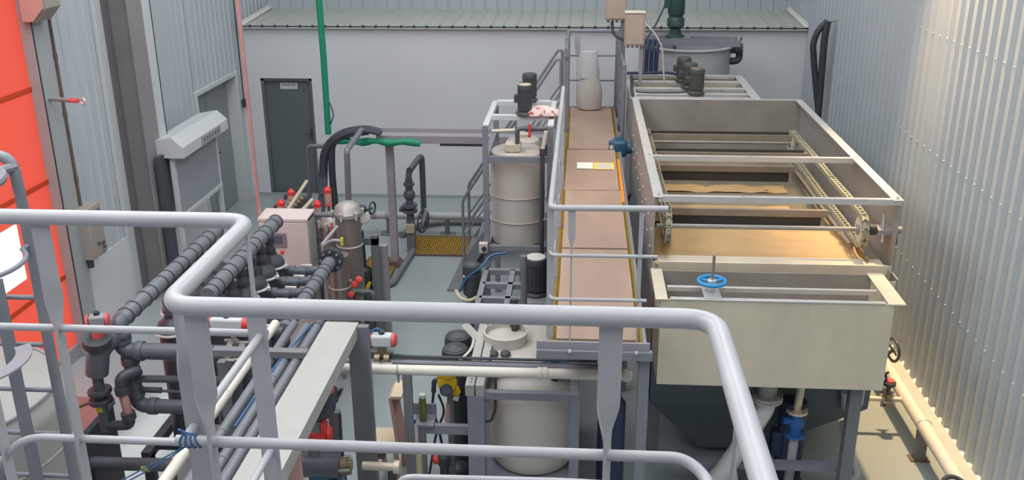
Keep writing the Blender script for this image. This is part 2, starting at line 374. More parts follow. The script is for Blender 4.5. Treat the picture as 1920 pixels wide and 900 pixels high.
# far door in the back wall with a name plate
mb = MB(); fy = YB+0.10
mb.box(dl, dl+0.05, YB+0.02, YB+0.16, 0, dh); mb.box(dr_-0.05, dr_, YB+0.02, YB+0.16, 0, dh); mb.box(dl, dr_, YB+0.02, YB+0.16, dh-0.05, dh)
d2 = struct(mb.build('door_2', 'door_dark', bevel=0.004)); d2['label'] = 'dark grey steel door with a name plate in the white back wall'
MB().box(dl+0.05, dr_-0.05, fy-0.02, fy+0.03, 0.01, dh-0.05).build('door_leaf', 'door_dark', d2, bevel=0.004)
MB().box(dl+0.02, dr_-0.02, YB+0.2, YB+0.25, 0, dh).build('door_back', 'door_dark', d2, smooth=False)
a, b = at(525, 155, Y=fy-0.025), at(558, 167, Y=fy-0.025)
pl = MB().box(a.x, b.x, fy-0.03, fy-0.02, b.z, a.z).build('name_plate', 'white_paint', d2, smooth=False); pl['label'] = 'pale name plate with a line of small dark characters'
mb = MB(); ww = (b.x-a.x)
for i in range(5):
    x = a.x+ww*(0.12+0.175*i); h = a.z-b.z
    mb.box(x, x+0.008, fy-0.032, fy-0.03, b.z+h*0.42, b.z+h*0.88); mb.box(x, x+0.036, fy-0.032, fy-0.03, b.z+h*0.62, b.z+h*0.69)
    if i % 2: mb.box(x+0.026, x+0.034, fy-0.032, fy-0.03, b.z+h*0.4, b.z+h*0.84)
    else: mb.box(x, x+0.034, fy-0.032, fy-0.03, b.z+h*0.8, b.z+h*0.86)
mb.build('plate_lettering', 'ink', pl, smooth=False)
h = at(583, 250, Y=fy-0.05)
mb = MB(); mb.box(h.x-0.02, h.x+0.02, fy-0.035, fy-0.02, h.z-0.12, h.z+0.1); mb.tube([(h.x, fy-0.03, h.z), (h.x, fy-0.08, h.z), (h.x-0.12, fy-0.08, h.z)], 0.009, 8, 0.02)
mb.build('door_handle', 'dark_gap', d2)
# grey double door in the left wall, deep white reveal
ya, yb, hz = 13.98, 15.68, 2.19
mb = MB(); xd = XL-0.16
mb.box(XL-0.3, XL+0.03, 13.90, ya, 0, hz+0.07); mb.box(XL-0.3, XL+0.03, yb, 15.76, 0, hz+0.07); mb.box(XL-0.3, XL+0.03, ya, yb, hz, hz+0.07)
d3 = struct(mb.build('door_3', 'white_paint', bevel=0.006)); d3['label'] = 'grey double door in a white reveal of the left wall'
for (u, v_) in ((ya, 14.72), (14.73, yb)):
    MB().box(xd-0.04, xd, u+0.005, v_-0.005, 0.01, hz-0.005).build('door_leaf', 'door_grey', d3, bevel=0.004)
MB().box(XL-0.3, XL-0.25, ya, yb, 0, hz).build('door_back', 'door_dark', d3, smooth=False)
hy, hzz = 14.80, 1.05
mb = MB(); mb.box(xd, xd+0.015, hy-0.025, hy+0.025, hzz-0.14, hzz+0.14); mb.tube([(xd+0.01, hy, hzz+0.02), (xd+0.07, hy, hzz+0.02), (xd+0.07, hy+0.15, hzz+0.02)], 0.011, 8, 0.02)
mb.build('door_handle', 'dark_gap', d3)
# raised plinth line along the back wall
struct(MB().box(-5.72, 3.4, YB-0.012, YB, 0, 0.05).build('baseboard_back', 'floor', smooth=False))

# ================================================================== THINGS ON THE LEFT WALL
a = at(298, 265, X=-5.25); b = at(418, 220, X=-5.25)
YB0, YB1 = 12.02, 13.85
t = thing('notice_board', 'grey notice board on two posts with a sloped white header, before the left double door', 'notice board', (-5.3, 12.9, 0))
def boardpt(px, py): return at(px, py, X=-5.28)
p0, p1 = boardpt(333, 380), boardpt(405, 292)
by0, by1 = boardpt(326, 300).y, boardpt(408, 290).y
bz0, bz1 = boardpt(400, 355).z, boardpt(330, 290).z+0.05
MB().box(-5.31, -5.28, by0, by1, bz0, bz1).build('poster_sheet', 'poster', t, smooth=False)
for yy in (by0, by1): MB().box(-5.33, -5.27, yy-0.03, yy+0.03, 0, bz1+0.1).build('post', 'white_paint', t, bevel=0.005)
MB().box(-5.32, -5.265, by0-0.03, by1+0.03, bz0-0.06, bz0).build('bottom_rail', 'white_paint', t, bevel=0.004)
MB().box(-5.32, -5.31, by0, by1, bz0, bz1).build('back_plate', 'tray', t, smooth=False)
hd0, hd1 = by0-0.10, by1+0.06; hz0 = bz1-0.05
hd = MB().prism([(0, 0), (0.22, 0.0), (0.22, 0.14), (0.08, 0.27), (-0.2, 0.22), (-0.2, 0.0)], (-5.32, hd0, hz0), (1, 0, 0), (0, 0, 1), (0, hd1-hd0, 0)).build('header', 'white_paint', t)
MB().box(-5.1, -5.097, hd0+(hd1-hd0)*0.38, hd0+(hd1-hd0)*0.82, hz0+0.01, hz0+0.12).build('title_plate', 'poster', hd, smooth=False)
mb = MB()
for i in range(6): y = hd0+(hd1-hd0)*(0.44+0.06*i); mb.box(-5.097, -5.095, y, y+0.04, hz0+0.055, hz0+0.075); mb.box(-5.097, -5.095, y, y+0.012, hz0+0.04, hz0+0.095)
stuff(mb.build('title_lettering', 'ink', hd, smooth=False))
MB().box(-5.42, -5.36, by0-0.26, by0-0.05, 0, bz1).build('shade_sheet', 'dark_gap', t, smooth=False)  # dark sheet put in for the shadow of the open door
# control box by the red door
p = at(118, 388, X=-5.62); q = at(158, 462, X=-5.62)
t = thing('wall_box', 'small beige control box with rotary knobs beside the red door', 'control box', (-5.7, 10.2, 1.05))
MB().box(-5.76, -5.58, 9.98, 10.30, 1.1, 1.72).build('body', 'wall_box', t, bevel=0.01)
MB().box(-5.59, -5.576, 10.0, 10.28, 1.13, 1.69).build('door', 'wall_box', t, bevel=0.004)
for (dy, dz) in ((10.12, 1.27), (10.22, 1.25), (10.23, 1.19)):
    MB().lathe([(0.022, 0), (0.022, 0.02), (0.012, 0.02), (0.012, 0.035)], (-5.577, dy, dz), (1, 0, 0), 10).build('knob', 'rust', t)
MB().box(-5.577, -5.574, 10.02, 10.26, 1.6, 1.66).build('blue_label', 'blue_hose', t, smooth=False)
MB().cyl((-5.66, 10.03, 1.0), (-5.66, 10.03, 1.12), 0.035, 10).build('cable_gland', 'cable', t)
t = thing('brown_conduit', 'thin brown conduit running down the wall beside the red door', 'conduit', (-5.72, 10.13, 1.7))
MB().tube([(-5.72, 10.13, 4.6), (-5.72, 10.13, 1.7)], 0.018, 8).build('pipe', 'rust', t)
for z in (2.0, 2.75, 3.4, 4.2): MB().lathe([(0.024, 0), (0.024, 0.07)], (-5.72, 10.13, z), (0, 0, 1), 8).build('coupling', 'rust', t)
p = at(82, 184, X=-5.76); q = p + V((0.43, 0.02, 0.03))
t = thing('sensor_arm', 'short red-tipped sensor arm sticking out from the wall beside the red door', 'sensor', tuple(p))
MB().tube([p, p+V((0.28, 0, -0.02))], 0.024, 10).build('arm', 'column', t)
MB().tube([p+V((0.28, 0, -0.02)), p+V((0.38, 0, -0.025))], 0.026, 10).build('red_sleeve', 'red_pink', t)
MB().torus(p+V((0.43, 0, -0.03)), (0.3, 1, 0), 0.03, 0.014, 14, 6).build('ring', 'stainless_bright', t)
p = at(75, 20, X=-5.6)
t = thing('roller_housing', 'grey end housing of the red door roller at the top of the frame', 'housing', (-5.5, 9.75, 3.8))
MB().prism([(-0.02, 0), (0.12, 0.0), (0.25, 0.14), (0.25, 0.7), (-0.02, 0.7)], (-5.72, 9.66, 3.86), (1, 0, 0), (0, 0, 1), (0, 0.3, 0)).build('casing', 'wall_box', t)
MB().prism([(0.0, 0), (0.11, 0.0), (0.23, 0.13), (0.23, 0.68), (0.0, 0.68)], (-5.72, 9.62, 3.87), (1, 0, 0), (0, 0, 1), (0, 0.036, 0)).build('end_plate', 'chair_pink', t)
# drop pipe in front of the left wall, red reflection painted into its colour
p = at(487, 405, Y=9.6); p2 = at(443, 0, Y=9.6)
t = thing('drop_pipe', 'slim shiny vertical pipe in front of the left double door, with a painted red reflection', 'pipe', (p.x, 9.6, 0))
MB().tube([(p.x, 9.6, 0), (p.x, 9.6, 8)], 0.021, 12).build('pipe', 'conduit_red_reflect', t)
MB().lathe([(0.06, 0), (0.06, 0.012), (0.03, 0.02)], (p.x, 9.6, 0), (0, 0, 1), 12).build('foot', 'tray', t)
p = at(437, 150, X=-5.74); q = at(456, 205, X=-5.74)
t = thing('pull_cord', 'thin dark cord with a small grip hanging on the left wall near the corner', 'cord', (p.x, 15.85, q.z))
MB().tube([(-5.74, 15.85, 5.0), (-5.74, 15.85, 1.75)], 0.012, 6).build('cord', 'cable', t)
MB().box(-5.77, -5.71, 15.82, 15.88, 1.62, 1.76).build('grip', 'cable', t, bevel=0.008)
# ================================================================== FOREGROUND PLATFORM AND ITS RAILING
mb = MB(); mb.box(-3.2, -0.97, -1.0, 2.72, 3.06, 3.1); mb.box(-0.97, 0.35, -1.0, 2.09, 3.06, 3.1); mb.box(-3.2, 0.35, -1.0, -0.9, 2.9, 3.06); mb.box(-3.2, -0.97, 2.6, 2.7, 2.9, 3.06); mb.box(-0.97, 0.35, 1.98, 2.07, 2.9, 3.06)
for (x, y) in ((-3.1, 2.6), (-1.05, 2.6), (0.28, 2.0), (-3.1, -0.9), (0.28, -0.9)): mb.box(x-0.06, x+0.06, y-0.06, y+0.06, 0, 2.95)
tag(mb.build('viewing_platform', 'frame_paint', smooth=False), 'grey steel viewing platform under the foreground railing', 'platform')
ZT, ZM, ZW = 4.2, 3.823, 3.412
t = thing('platform_railing', 'large grey pipe railing with twisted flat posts around the foreground platform', 'railing', (-0.6, 2.06, 3.1))
XA, XB2, YA, YF = -0.995, 0.322, 2.69, 2.062
MB().tube([(-3.15, YA, ZT), (XA, YA, ZT), (XA, YF, ZT), (XB2, YF, ZT), (XB2, -0.6, ZT)], 0.0245, 20, 0.075, bn=8).build('top_rail', 'rail_paint', t, sharp=60)
MB().tube([(-3.15, YA, ZM), (XA+0.02, YA, ZM)], 0.0125, 14).build('mid_rail', 'rail_paint', t)
MB().tube([(XA, YA-0.01, ZM), (XA, YF+0.01, ZM)], 0.0125, 14).build('mid_rail', 'rail_paint', t)
MB().tube([(XA-0.02, YF, ZM), (XB2-0.05, YF, ZM), (XB2, YF-0.05, ZM-0.02), (XB2, -0.6, ZM-0.02)], 0.0145, 14, 0.05).build('mid_rail', 'rail_paint', t)
MB().tube([(-2.15, YA, 3.10), (-1.86, YA, ZW), (XA, YA, ZW)], 0.0135, 14, 0.08).build('lower_rail', 'rail_paint', t)
MB().tube([(XA, YA, ZW), (XA, YF, ZW)], 0.0125, 14).build('lower_rail', 'rail_paint', t)
MB().tube([(XA, YF, ZW), (XB2, YF, ZW)], 0.0125, 14).build('lower_rail', 'rail_paint', t)
def twist(x, y, a_top, a_bot, zt0, zt1, w_=0.056, th=0.008, z0=3.1, z1=ZT-0.01):
    mb = MB(); zs = [z1] + [zt0+(zt1-zt0)*i/12 for i in range(13)] + [z0]; vs = []
    for i, z in enumerate(zs):
        k = min(1, max(0, (z-zt0)/(zt1-zt0))); k = k*k*(3-2*k); a = R(a_top+(a_bot-a_top)*k)
        c, s_ = math.cos(a), math.sin(a)
        for u, v_ in ((-1, -1), (1, -1), (1, 1), (-1, 1)):
            X_, Y_ = u*w_/2, v_*th/2; vs.append((x+X_*c-Y_*s_, y+X_*s_+Y_*c, z))
    n = len(zs); fs = [(3, 2, 1, 0), tuple((n-1)*4+k for k in range(4))]
    for i in range(n-1): fs += [(i*4+k, i*4+(k+1) % 4, i*4+4+(k+1) % 4, i*4+4+k) for k in range(4)]
    mb.add(vs, fs); return mb.build('post', 'rail_paint', t, sharp=50)
twist(-1.66, YA, 4, 98, 4.02, 3.82)
twist(-1.0, YA-0.02, 104, 0, 3.97, 3.86, w_=0.06)
twist(-0.922, YF, 3, 98, 4.03, 3.86)
twist(-0.99, YF+0.07, 78, 6, 4.1, 3.9)
twist(0.082, YF, 0, 76, 4.01, 3.86)
twist(XB2+0.004, 1.72, 80, 5, 4.05, 3.85)
twist(-1.93, YA, 98, 98, 3.95, 3.85, z1=ZM)
twist(-2.35, YA, 4, 84, 4.02, 3.82)
# blue cord tied around the corner of the railing
t = thing('tied_cord', 'thin blue cord knotted around the corner of the foreground railing and trailing off left', 'cord', (-0.99, 2.06, 3.78))
c0 = V((XA+0.02, YF, ZM))
for i in range(4): MB().torus(c0+V((0.012*i-0.02, 0, 0.0)), (1, 0.2*(i-1.5), 0.15*i), 0.0185, 0.0026, 16, 5).build('wrap', 'blue_hose', t)
MB().tube([c0+V((-0.01, -0.01, 0.02)), c0+V((-0.03, -0.015, 0.045)), c0+V((0.0, -0.02, 0.035)), c0+V((0.02, -0.01, 0.02))], 0.0026, 6, 0.015).build('loop', 'blue_hose', t)
for k in range(2):
    MB().tube([c0+V((-0.015, 0.0, -0.015)), c0+V((-0.09-0.02*k, 0.01, -0.075)), c0+V((-0.22-0.02*k, 0.03, -0.16))], 0.0022, 6, 0.05).build('trailing_end', 'blue_hose', t)
# loop rail low in front of the platform
p = at(757, 895, Y=2.5)
t = thing('stair_handrail', 'small grey bent pipe handrail at the bottom edge below the foreground railing', 'handrail', (p.x, 2.5, 2.5))
MB().tube([(p.x-0.02, 2.5, 2.5), (p.x-0.02, 2.5, p.z), (-0.02, 2.5, p.z+0.006), (0.2, 2.5, p.z), (0.2, 2.5, 2.5)], 0.011, 12, 0.05).build('pipe', 'rail_paint', t)
MB().box(p.x-0.1, 0.3, 2.44, 2.56, 2.46, 2.5).build('tread', 'frame_paint', t, smooth=False)
for xx in (p.x-0.05, 0.22): MB().box(xx-0.03, xx+0.03, 2.46, 2.54, 0, 2.47).build('leg', 'frame_paint', t, smooth=False)

# ================================================================== CAGED LADDER AND TANK, BOTTOM LEFT
t = thing('cage_ladder', 'grey pipe ladder with hoops rising in front of the red door', 'ladder', (-3.1, 4.6, 0))
xr_ = -2.915
MB().tube([(-3.3, 4.6, 3.86), (xr_-0.01, 4.6, 3.86), (xr_, 4.6, 3.6), (xr_, 4.6, 0.0)], 0.029, 14, 0.09).build('stringer', 'frame_paint', t)
MB().tube([(-3.36, 4.6, 3.3), (-3.36, 4.6, 0)], 0.029, 14).build('stringer', 'frame_paint', t)
for i in range(10):
    z = 3.06-0.285*i; MB().tube([(-3.36, 4.6, z), (xr_, 4.6, z)], 0.014, 10).build('rung', 'frame_paint', t)
st = MB(); st.box(-3.135, -3.06, 4.52, 4.535, 0.4, 3.2); st.build('cage_strap', 'frame_paint', t, bevel=0.003)
for i, (z, rr) in enumerate(((3.80, 0.015), (3.373, 0.008), (2.835, 0.0))):
    cx_ = -3.11 if i else -3.15
    if rr:
        MB().tube([(cx_+0.31*math.cos(R(a)), 4.28+0.31*math.sin(R(a)), z) for a in range(-230, 55, 10)]+[(xr_, 4.6, z)], rr*1.6, 8).build('hoop', 'frame_paint', t)
    else:
        mb = MB(); vs = []; seg = 22
        for k in range(seg+1):
            a = R(-225+270*k/seg)
            for ro_ in (0.34, 0.26): vs += [(cx_-0.09+ro_*math.cos(a), 4.26+ro_*math.sin(a), z)]
        mb.add(vs + [v_ for v_ in [(x, y, z-0.01) for x, y, z in vs]], [(2*k, 2*k+1, 2*k+3, 2*k+2) for k in range(seg)] + [(2*k+46, 2*k+48, 2*k+49, 2*k+47) for k in range(seg)] + [(2*k, 2*k+2, 2*k+48, 2*k+46) for k in range(seg)] + [(2*k+1, 2*k+47, 2*k+49, 2*k+3) for k in range(seg)])
        mb.build('flat_hoop', 'tray', t)
t = thing('storage_tank', 'big pale grey storage tank with a conical top at the lower left corner', 'tank', (-4.15, 5.2, 0))
MB().lathe([(0.79, 0.0), (0.8, 0.04), (0.8, 1.95), (0.79, 2.0), (0.74, 2.08), (0.3, 2.24), (0.28, 2.25)], (-4.15, 5.2, 0), seg=48).build('shell', 'pe_grey', t)
for z in (0.6, 1.2, 1.7): MB().torus((-4.15, 5.2, z), (0, 0, 1), 0.8, 0.008, 48, 6).build('rib', 'pe_grey', t)
MB().lathe([(0.3, 2.22), (0.3, 2.30), (0.05, 2.32)], (-4.15, 5.2, 0), seg=28).build('lid', 'pe_grey', t)
p = V((-3.72, 4.78, 0))
MB().torus((-4.15, 5.2, 2.085), (0, 0, 1), 0.745, 0.014, 48, 6).build('shoulder_band', 'tray', t)

# ================================================================== CATWALK
CX0, CX1, CY0, CY1, CZ = -0.19, 0.49, 6.38, 14.45, 2.0
t = thing('catwalk', 'raised grey steel catwalk with plywood boards over yellow grating beside the flotation tank', 'catwalk', (0.15, 10.4, 0))
for x in (CX0-0.03, CX1): MB().box(x, x+0.03, CY0, CY1, CZ-0.14, CZ).build('side_beam', 'frame_paint', t, bevel=0.004)
MB().box(CX0-0.1, CX1+0.07, CY0-0.05, CY0, CZ-0.12, CZ-0.05).build('end_beam', 'frame_paint', t, bevel=0.004)
MB().box(CX0-0.1, CX1+0.05, CY0-0.02, CY0, CZ-0.05, CZ+0.01).build('toe_plate', 'tray', t, bevel=0.003)
MB().box(CX0-0.03, CX1+0.03, CY1-0.04, CY1, CZ-0.14, CZ).build('end_beam', 'frame_paint', t, bevel=0.004)
mb = MB(); nb = int((CY1-CY0-0.04)/0.04)
for i in range(nb): y = CY0+0.02+0.04*i; mb.box(CX0, CX1, y, y+0.012, CZ-0.035, CZ)
for i in range(18): x = CX0+0.005+0.039*i; mb.box(x, x+0.008, CY0, CY1-0.04, CZ-0.035, CZ-0.003)
stuff(mb.build('grating', 'grating', t, smooth=False))
bd = [(6.40, 8.26, 0.2), (8.29, 10.06, -0.3), (10.09, 11.80, 0.25), (11.83, 14.25, -0.4)]
for i, (y0, y1, sk) in enumerate(bd):
    mb = MB(); xo = (0.0, 0.004, -0.012, 0.006)[i]; zz = CZ+0.002+0.004*(i % 2); k = R(sk)
    N = 10; vs = []
    for j in range(N+1):
        y = y0+(y1-y0)*j/N
        for x in (-0.148+xo, 0.452+xo):
            for dz in (0, 0.016): vs.append((x+(y-y0)*k*0.3, y+(x*k), zz+dz+0.004*math.sin(j*1.3+i)*(x > 0)))
    fs = [(0, 1, 3, 2), (4*N, 4*N+2, 4*N+3, 4*N+1)]
    for j in range(N):
        a = 4*j; fs += [(a+1, a+5, a+7, a+3), (a, a+2, a+6, a+4), (a, a+4, a+5, a+1), (a+2, a+3, a+7, a+6)]
    mb.add(vs, fs); mb.build('board', 'plywood', t)
MB().box(0.455, 0.487, 9.7, 11.4, CZ, CZ+0.012).build('orange_edge_strip', 'orange_mark', t, smooth=False)
for (x, y) in ((CX0-0.04, 8.75), (CX1+0.02, 6.45), (CX0-0.04, 10.2), (CX1+0.02, 9.3), (CX0-0.04, 12.2), (CX1+0.02, 12.2), (CX0-0.04, 14.3)):
    MB().box(x-0.04, x+0.04, y-0.04, y+0.04, 0, CZ-0.13).build('support_post', 'frame_paint', t, bevel=0.004)
for y in (6.6, 8.0, 9.4, 10.8, 12.2, 13.6): MB().box(CX0, CX1, y, y+0.05, CZ-0.12, CZ-0.04).build('joist', 'frame_paint', t, smooth=False)
# its railings
t = thing('catwalk_railing', 'grey pipe railing along the left side and near end of the catwalk', 'railing', (-0.2, 8.4, 2.0))
xl = CX0-0.005; ZR = 3.035
MB().tube([(xl, 10.65, ZR), (xl, CY0, ZR), (0.62, CY0, ZR+0.008)], 0.022, 16, 0.07).build('top_rail', 'rail_paint', t)
for z, xe in ((2.68, 0.56), (2.34, 0.50)): MB().tube([(xl, 10.65, z), (xl, CY0, z), (xe, CY0, z+0.004)], 0.0135, 12, 0.06).build('mid_rail', 'rail_paint', t)
def tw(x, y, a0, a1, z0, z1, zt, w_=0.11, nm='post', par=None, th=0.007, face=0.0):
    par = par or t; mb = MB(); vs = []; zs = [z1, zt, zt-0.03, zt-0.07, zt-0.11, z0]
    ws = [w_, w_, w_*0.85, w_*0.5, th*1.8, th*1.8]
    for z, ww in zip(zs, ws):
        a = R(face)
        for u, v_ in ((-1, -1), (1, -1), (1, 1), (-1, 1)):
            X_, Y_ = u*ww/2, v_*th/2; vs.append((x+X_*math.cos(a)-Y_*math.sin(a), y+X_*math.sin(a)+Y_*math.cos(a), z))
    n = len(zs); fs = [(3, 2, 1, 0), tuple((n-1)*4+k for k in range(4))]
    for i in range(n-1): fs += [(i*4+k, i*4+(k+1) % 4, i*4+4+(k+1) % 4, i*4+4+k) for k in range(4)]
    mb.add(vs, fs); return mb.build(nm, 'rail_paint', par)
tw(-0.045, CY0, 0, 0, 1.93, ZR, 2.84, 0.052)
tw(0.44, CY0, 0, 0, 1.93, ZR, 2.4, 0.03)
for y in (6.45, 7.6, 8.9, 10.2): MB().box(xl-0.026, xl+0.026, y-0.004, y+0.004, 1.9, ZR).build('post', 'rail_paint', t, bevel=0.001)
for x in (-0.045, 0.44): MB().lathe([(0.014, 0), (0.014, 0.02), (0.008, 0.02), (0.008, 0.03)], (x, CY0-0.062, 1.96), (0, -1, 0), 6).build('anchor_bolt', 'stainless_bright', t)
t = thing('end_railing', 'grey pipe railing closing the far end of the catwalk before the white wall', 'railing', (0.15, 14.4, 2.0))
ZF = 3.13
MB().tube([(-0.2, 12.75, ZF-0.1), (-0.2, CY1-0.03, ZF), (0.53, CY1-0.03, ZF)], 0.02, 12, 0.03).build('top_rail', 'frame_paint', t)
for z in (2.77, 2.40): MB().tube([(-0.2, 13.75, z), (-0.2, CY1-0.03, z), (0.53, CY1-0.03, z)], 0.013, 10, 0.03).build('mid_rail', 'frame_paint', t)
tw(-0.06, CY1-0.03, 0, 0, 2.0, ZF, 2.86, 0.09)
for (x, y) in ((-0.2, 12.8), (-0.2, 13.7), (-0.2, 14.4), (0.53, 14.4)): MB().box(x-0.03, x+0.03, y-0.01, y+0.01, 1.86, ZF).build('post', 'frame_paint', t, bevel=0.002)
t = thing('side_railing', 'grey pipe railing stub at the right side of the far catwalk end beside the boxes', 'railing', (0.57, 13.2, 2.0))
for y in (12.6, 13.4, 14.25): MB().tube([(0.56, y, 1.87), (0.56, y, 2.95)], 0.03, 12).build('post', 'frame_paint', t)
MB().tube([(0.56, 12.6, 2.93), (0.56, 14.25, 2.95)], 0.022, 12).build('top_rail', 'frame_paint', t)
MB().tube([(0.56, 12.6, 2.4), (0.56, 14.25, 2.4)], 0.014, 12).build('mid_rail', 'frame_paint', t)
# steep stair from the catwalk down to the left
t = thing('steel_stair', 'steep grey steel stair descending left from the far catwalk end', 'stair', (-1.0, 13.2, 0))
SA, SB = V((-0.27, 0, 2.0)), V((-1.6, 0, 0.0))
for y in (12.85, 13.6):
    MB().bar((SA.x, y, SA.z), (SB.x, y, SB.z), 0.012, 0.16, (0, 0, 1)).build('stringer', 'frame_paint', t)
    MB().tube([(SA.x, y, 2.0), (SA.x, y, 2.98), (SA.x-0.06, y, 2.98), (SB.x-0.04, y, 0.98), (SB.x-0.04, y, 0.0)], 0.021, 12, 0.07).build('handrail', 'frame_paint', t)
    MB().tube([(SA.x, y, 2.52), (SB.x-0.04, y, 0.52)], 0.013, 10).build('mid_rail', 'frame_paint', t)
    MB().tube([(SA.x, y, 2.42), (SB.x-0.04, y, 0.42)], 0.010, 10).build('mid_rail', 'frame_paint', t)
    MB().tube([(-0.93, y, 1.0), (-0.93, y, 2.0)], 0.013, 10).build('baluster', 'frame_paint', t)
for i in range(8):
    k = (i+0.8)/8.4; c = SA.lerp(SB, k); MB().box(c.x-0.1, c.x+0.1, 12.86, 13.59, c.z-0.015, c.z+0.015).build('tread', 'frame_paint', t, smooth=False)
# papers and bag on the catwalk
a, b = at(1082, 304, Z=2.03), at(1112, 316, Z=2.03)
tag(MB().box(a.x, b.x+0.0, b.y, a.y, 2.0265, 2.0285).build('paper_sheet', 'paper', smooth=False), 'white paper sheet lying on the catwalk boards', 'paper')
t = thing('yellow_notice', 'yellow bordered notice sheet lying on the catwalk boards beside the white paper', 'notice', (b.x+0.13, (a.y+b.y)/2, 2.0265))
MB().box(b.x+0.005, b.x+0.25, b.y-0.02, a.y, 2.0265, 2.0285).build('sheet', 'paper_yellow', t, smooth=False)
MB().box(b.x+0.05, b.x+0.22, b.y+0.0, a.y-0.03, 2.0285, 2.0290).build('print', 'pale_box', t, smooth=False)
t = thing('plastic_bag', 'clear plastic sack of pale powder standing at the far end of the catwalk', 'bag', (0.13, 14.12, 2.02))
prof = [(0.12, 0), (0.165, 0.02), (0.185, 0.12), (0.19, 0.26), (0.165, 0.38), (0.14, 0.48)]
def lump(prof, o, seg, amp, mb, seed, sx=1.0, sy_=0.7):
    rnd = random.Random(seed); vs = []; ph = [rnd.uniform(0, 6) for _ in range(6)]
    for r_, h_ in prof:
        for k in range(seg):
            a = 2*math.pi*k/seg; rr = r_*(1+amp*(math.sin(3*a+ph[0]+h_*9)+0.6*math.sin(7*a+ph[1]+h_*15)+0.4*math.sin(11*a+ph[2]-h_*20)))
            vs.append((o[0]+rr*math.cos(a)*sx, o[1]+rr*math.sin(a)*sy_, o[2]+h_))
    n = len(prof); fs = [tuple(range(seg-1, -1, -1)), tuple((n-1)*seg+k for k in range(seg))]
    for i in range(n-1): fs += [(i*seg+k, i*seg+(k+1) % seg, (i+1)*seg+(k+1) % seg, (i+1)*seg+k) for k in range(seg)]
    return mb.add(vs, fs)
lump(prof, (0.13, 14.12, 2.022), 28, 0.03, MB(), 3).build('contents', 'pe_white', t)
lump([(0.142, 0.475), (0.15, 0.56), (0.135, 0.68), (0.14, 0.78), (0.125, 0.86)], (0.11, 14.12, 2.022), 30, 0.07, MB(), 5).build('empty_top', 'bag_plastic', t)

# ================================================================== FLOTATION TANK
HX0, HX1, HY0, HY1, HZ = 0.66, 2.76, 8.05, 12.12, 2.6
t = thing('flotation_tank', 'long open stainless steel flotation tank with a chain skimmer and beige foam', 'tank', (1.7, 10.0, 0))
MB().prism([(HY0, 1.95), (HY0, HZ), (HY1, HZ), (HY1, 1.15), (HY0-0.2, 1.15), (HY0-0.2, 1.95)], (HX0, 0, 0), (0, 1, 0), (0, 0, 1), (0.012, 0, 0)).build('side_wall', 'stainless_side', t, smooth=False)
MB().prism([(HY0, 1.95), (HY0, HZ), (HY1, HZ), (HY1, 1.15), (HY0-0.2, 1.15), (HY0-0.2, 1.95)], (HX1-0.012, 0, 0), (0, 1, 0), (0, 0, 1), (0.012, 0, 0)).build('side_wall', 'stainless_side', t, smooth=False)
MB().box(HX0, HX1, HY1-0.012, HY1, 1.15, HZ).build('end_wall', 'stainless_dull', t, smooth=False)
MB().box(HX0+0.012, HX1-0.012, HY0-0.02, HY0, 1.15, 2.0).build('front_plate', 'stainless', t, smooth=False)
MB().box(HX0+0.05, HX1-0.08, HY0-0.12, HY0-0.1, 1.955, 2.045).build('discharge_lip', 'stainless', t, bevel=0.004)
MB().box(HX0+0.05, HX1-0.08, HY0-0.1, HY0+0.12, 2.0, 2.012).build('lip_plate', 'stainless', t, smooth=False)
for x0, x1 in ((HX0-0.012, HX0+0.075), (HX1-0.075, HX1+0.012)):
    MB().box(x0, x1, HY0-0.03, HY1+0.02, HZ, HZ+0.012).build('top_flange', 'stainless_bright', t, bevel=0.003)
MB().box(HX0, HX1, HY1-0.01, HY1+0.03, HZ-0.0, HZ+0.014).build('top_flange', 'stainless_bright', t, bevel=0.003)
for y in (HY0-0.02, 9.36):
    MB().angle((HX0+0.03, y, HZ+0.013), (HX1-0.0, y, HZ+0.013), 0.05, 0.006, (0, 1, 0), (0, 0, -1)).build('cross_beam', 'stainless_bright', t)
    for x in (HX0+0.035, HX1-0.035): MB().lathe([(0.016, 0), (0.016, 0.012), (0.009, 0.012), (0.009, 0.022)], (x, y+0.025, HZ+0.013), (0, 0, 1), 6).build('bolt', 'stainless_bright', t)
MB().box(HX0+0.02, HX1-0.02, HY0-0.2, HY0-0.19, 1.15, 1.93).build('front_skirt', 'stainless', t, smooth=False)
MB().box(HX0, HX1, HY0-0.2, HY1, 1.13, 1.15).build('bottom_plate', 'hopper', t, smooth=False)
for i in range(9):                                   # rivets on the side wall towards the catwalk
    y = 8.2+0.43*i; MB().lathe([(0.012, 0), (0.012, 0.008), (0.0, 0.014)], (HX0, y, 2.25), (-1, 0, 0), 8).build('rivet', 'stainless_bright', t)
    MB().lathe([(0.012, 0), (0.012, 0.008), (0.0, 0.014)], (HX0, y+0.1, 2.05), (-1, 0, 0), 8).build('rivet', 'stainless_bright', t)
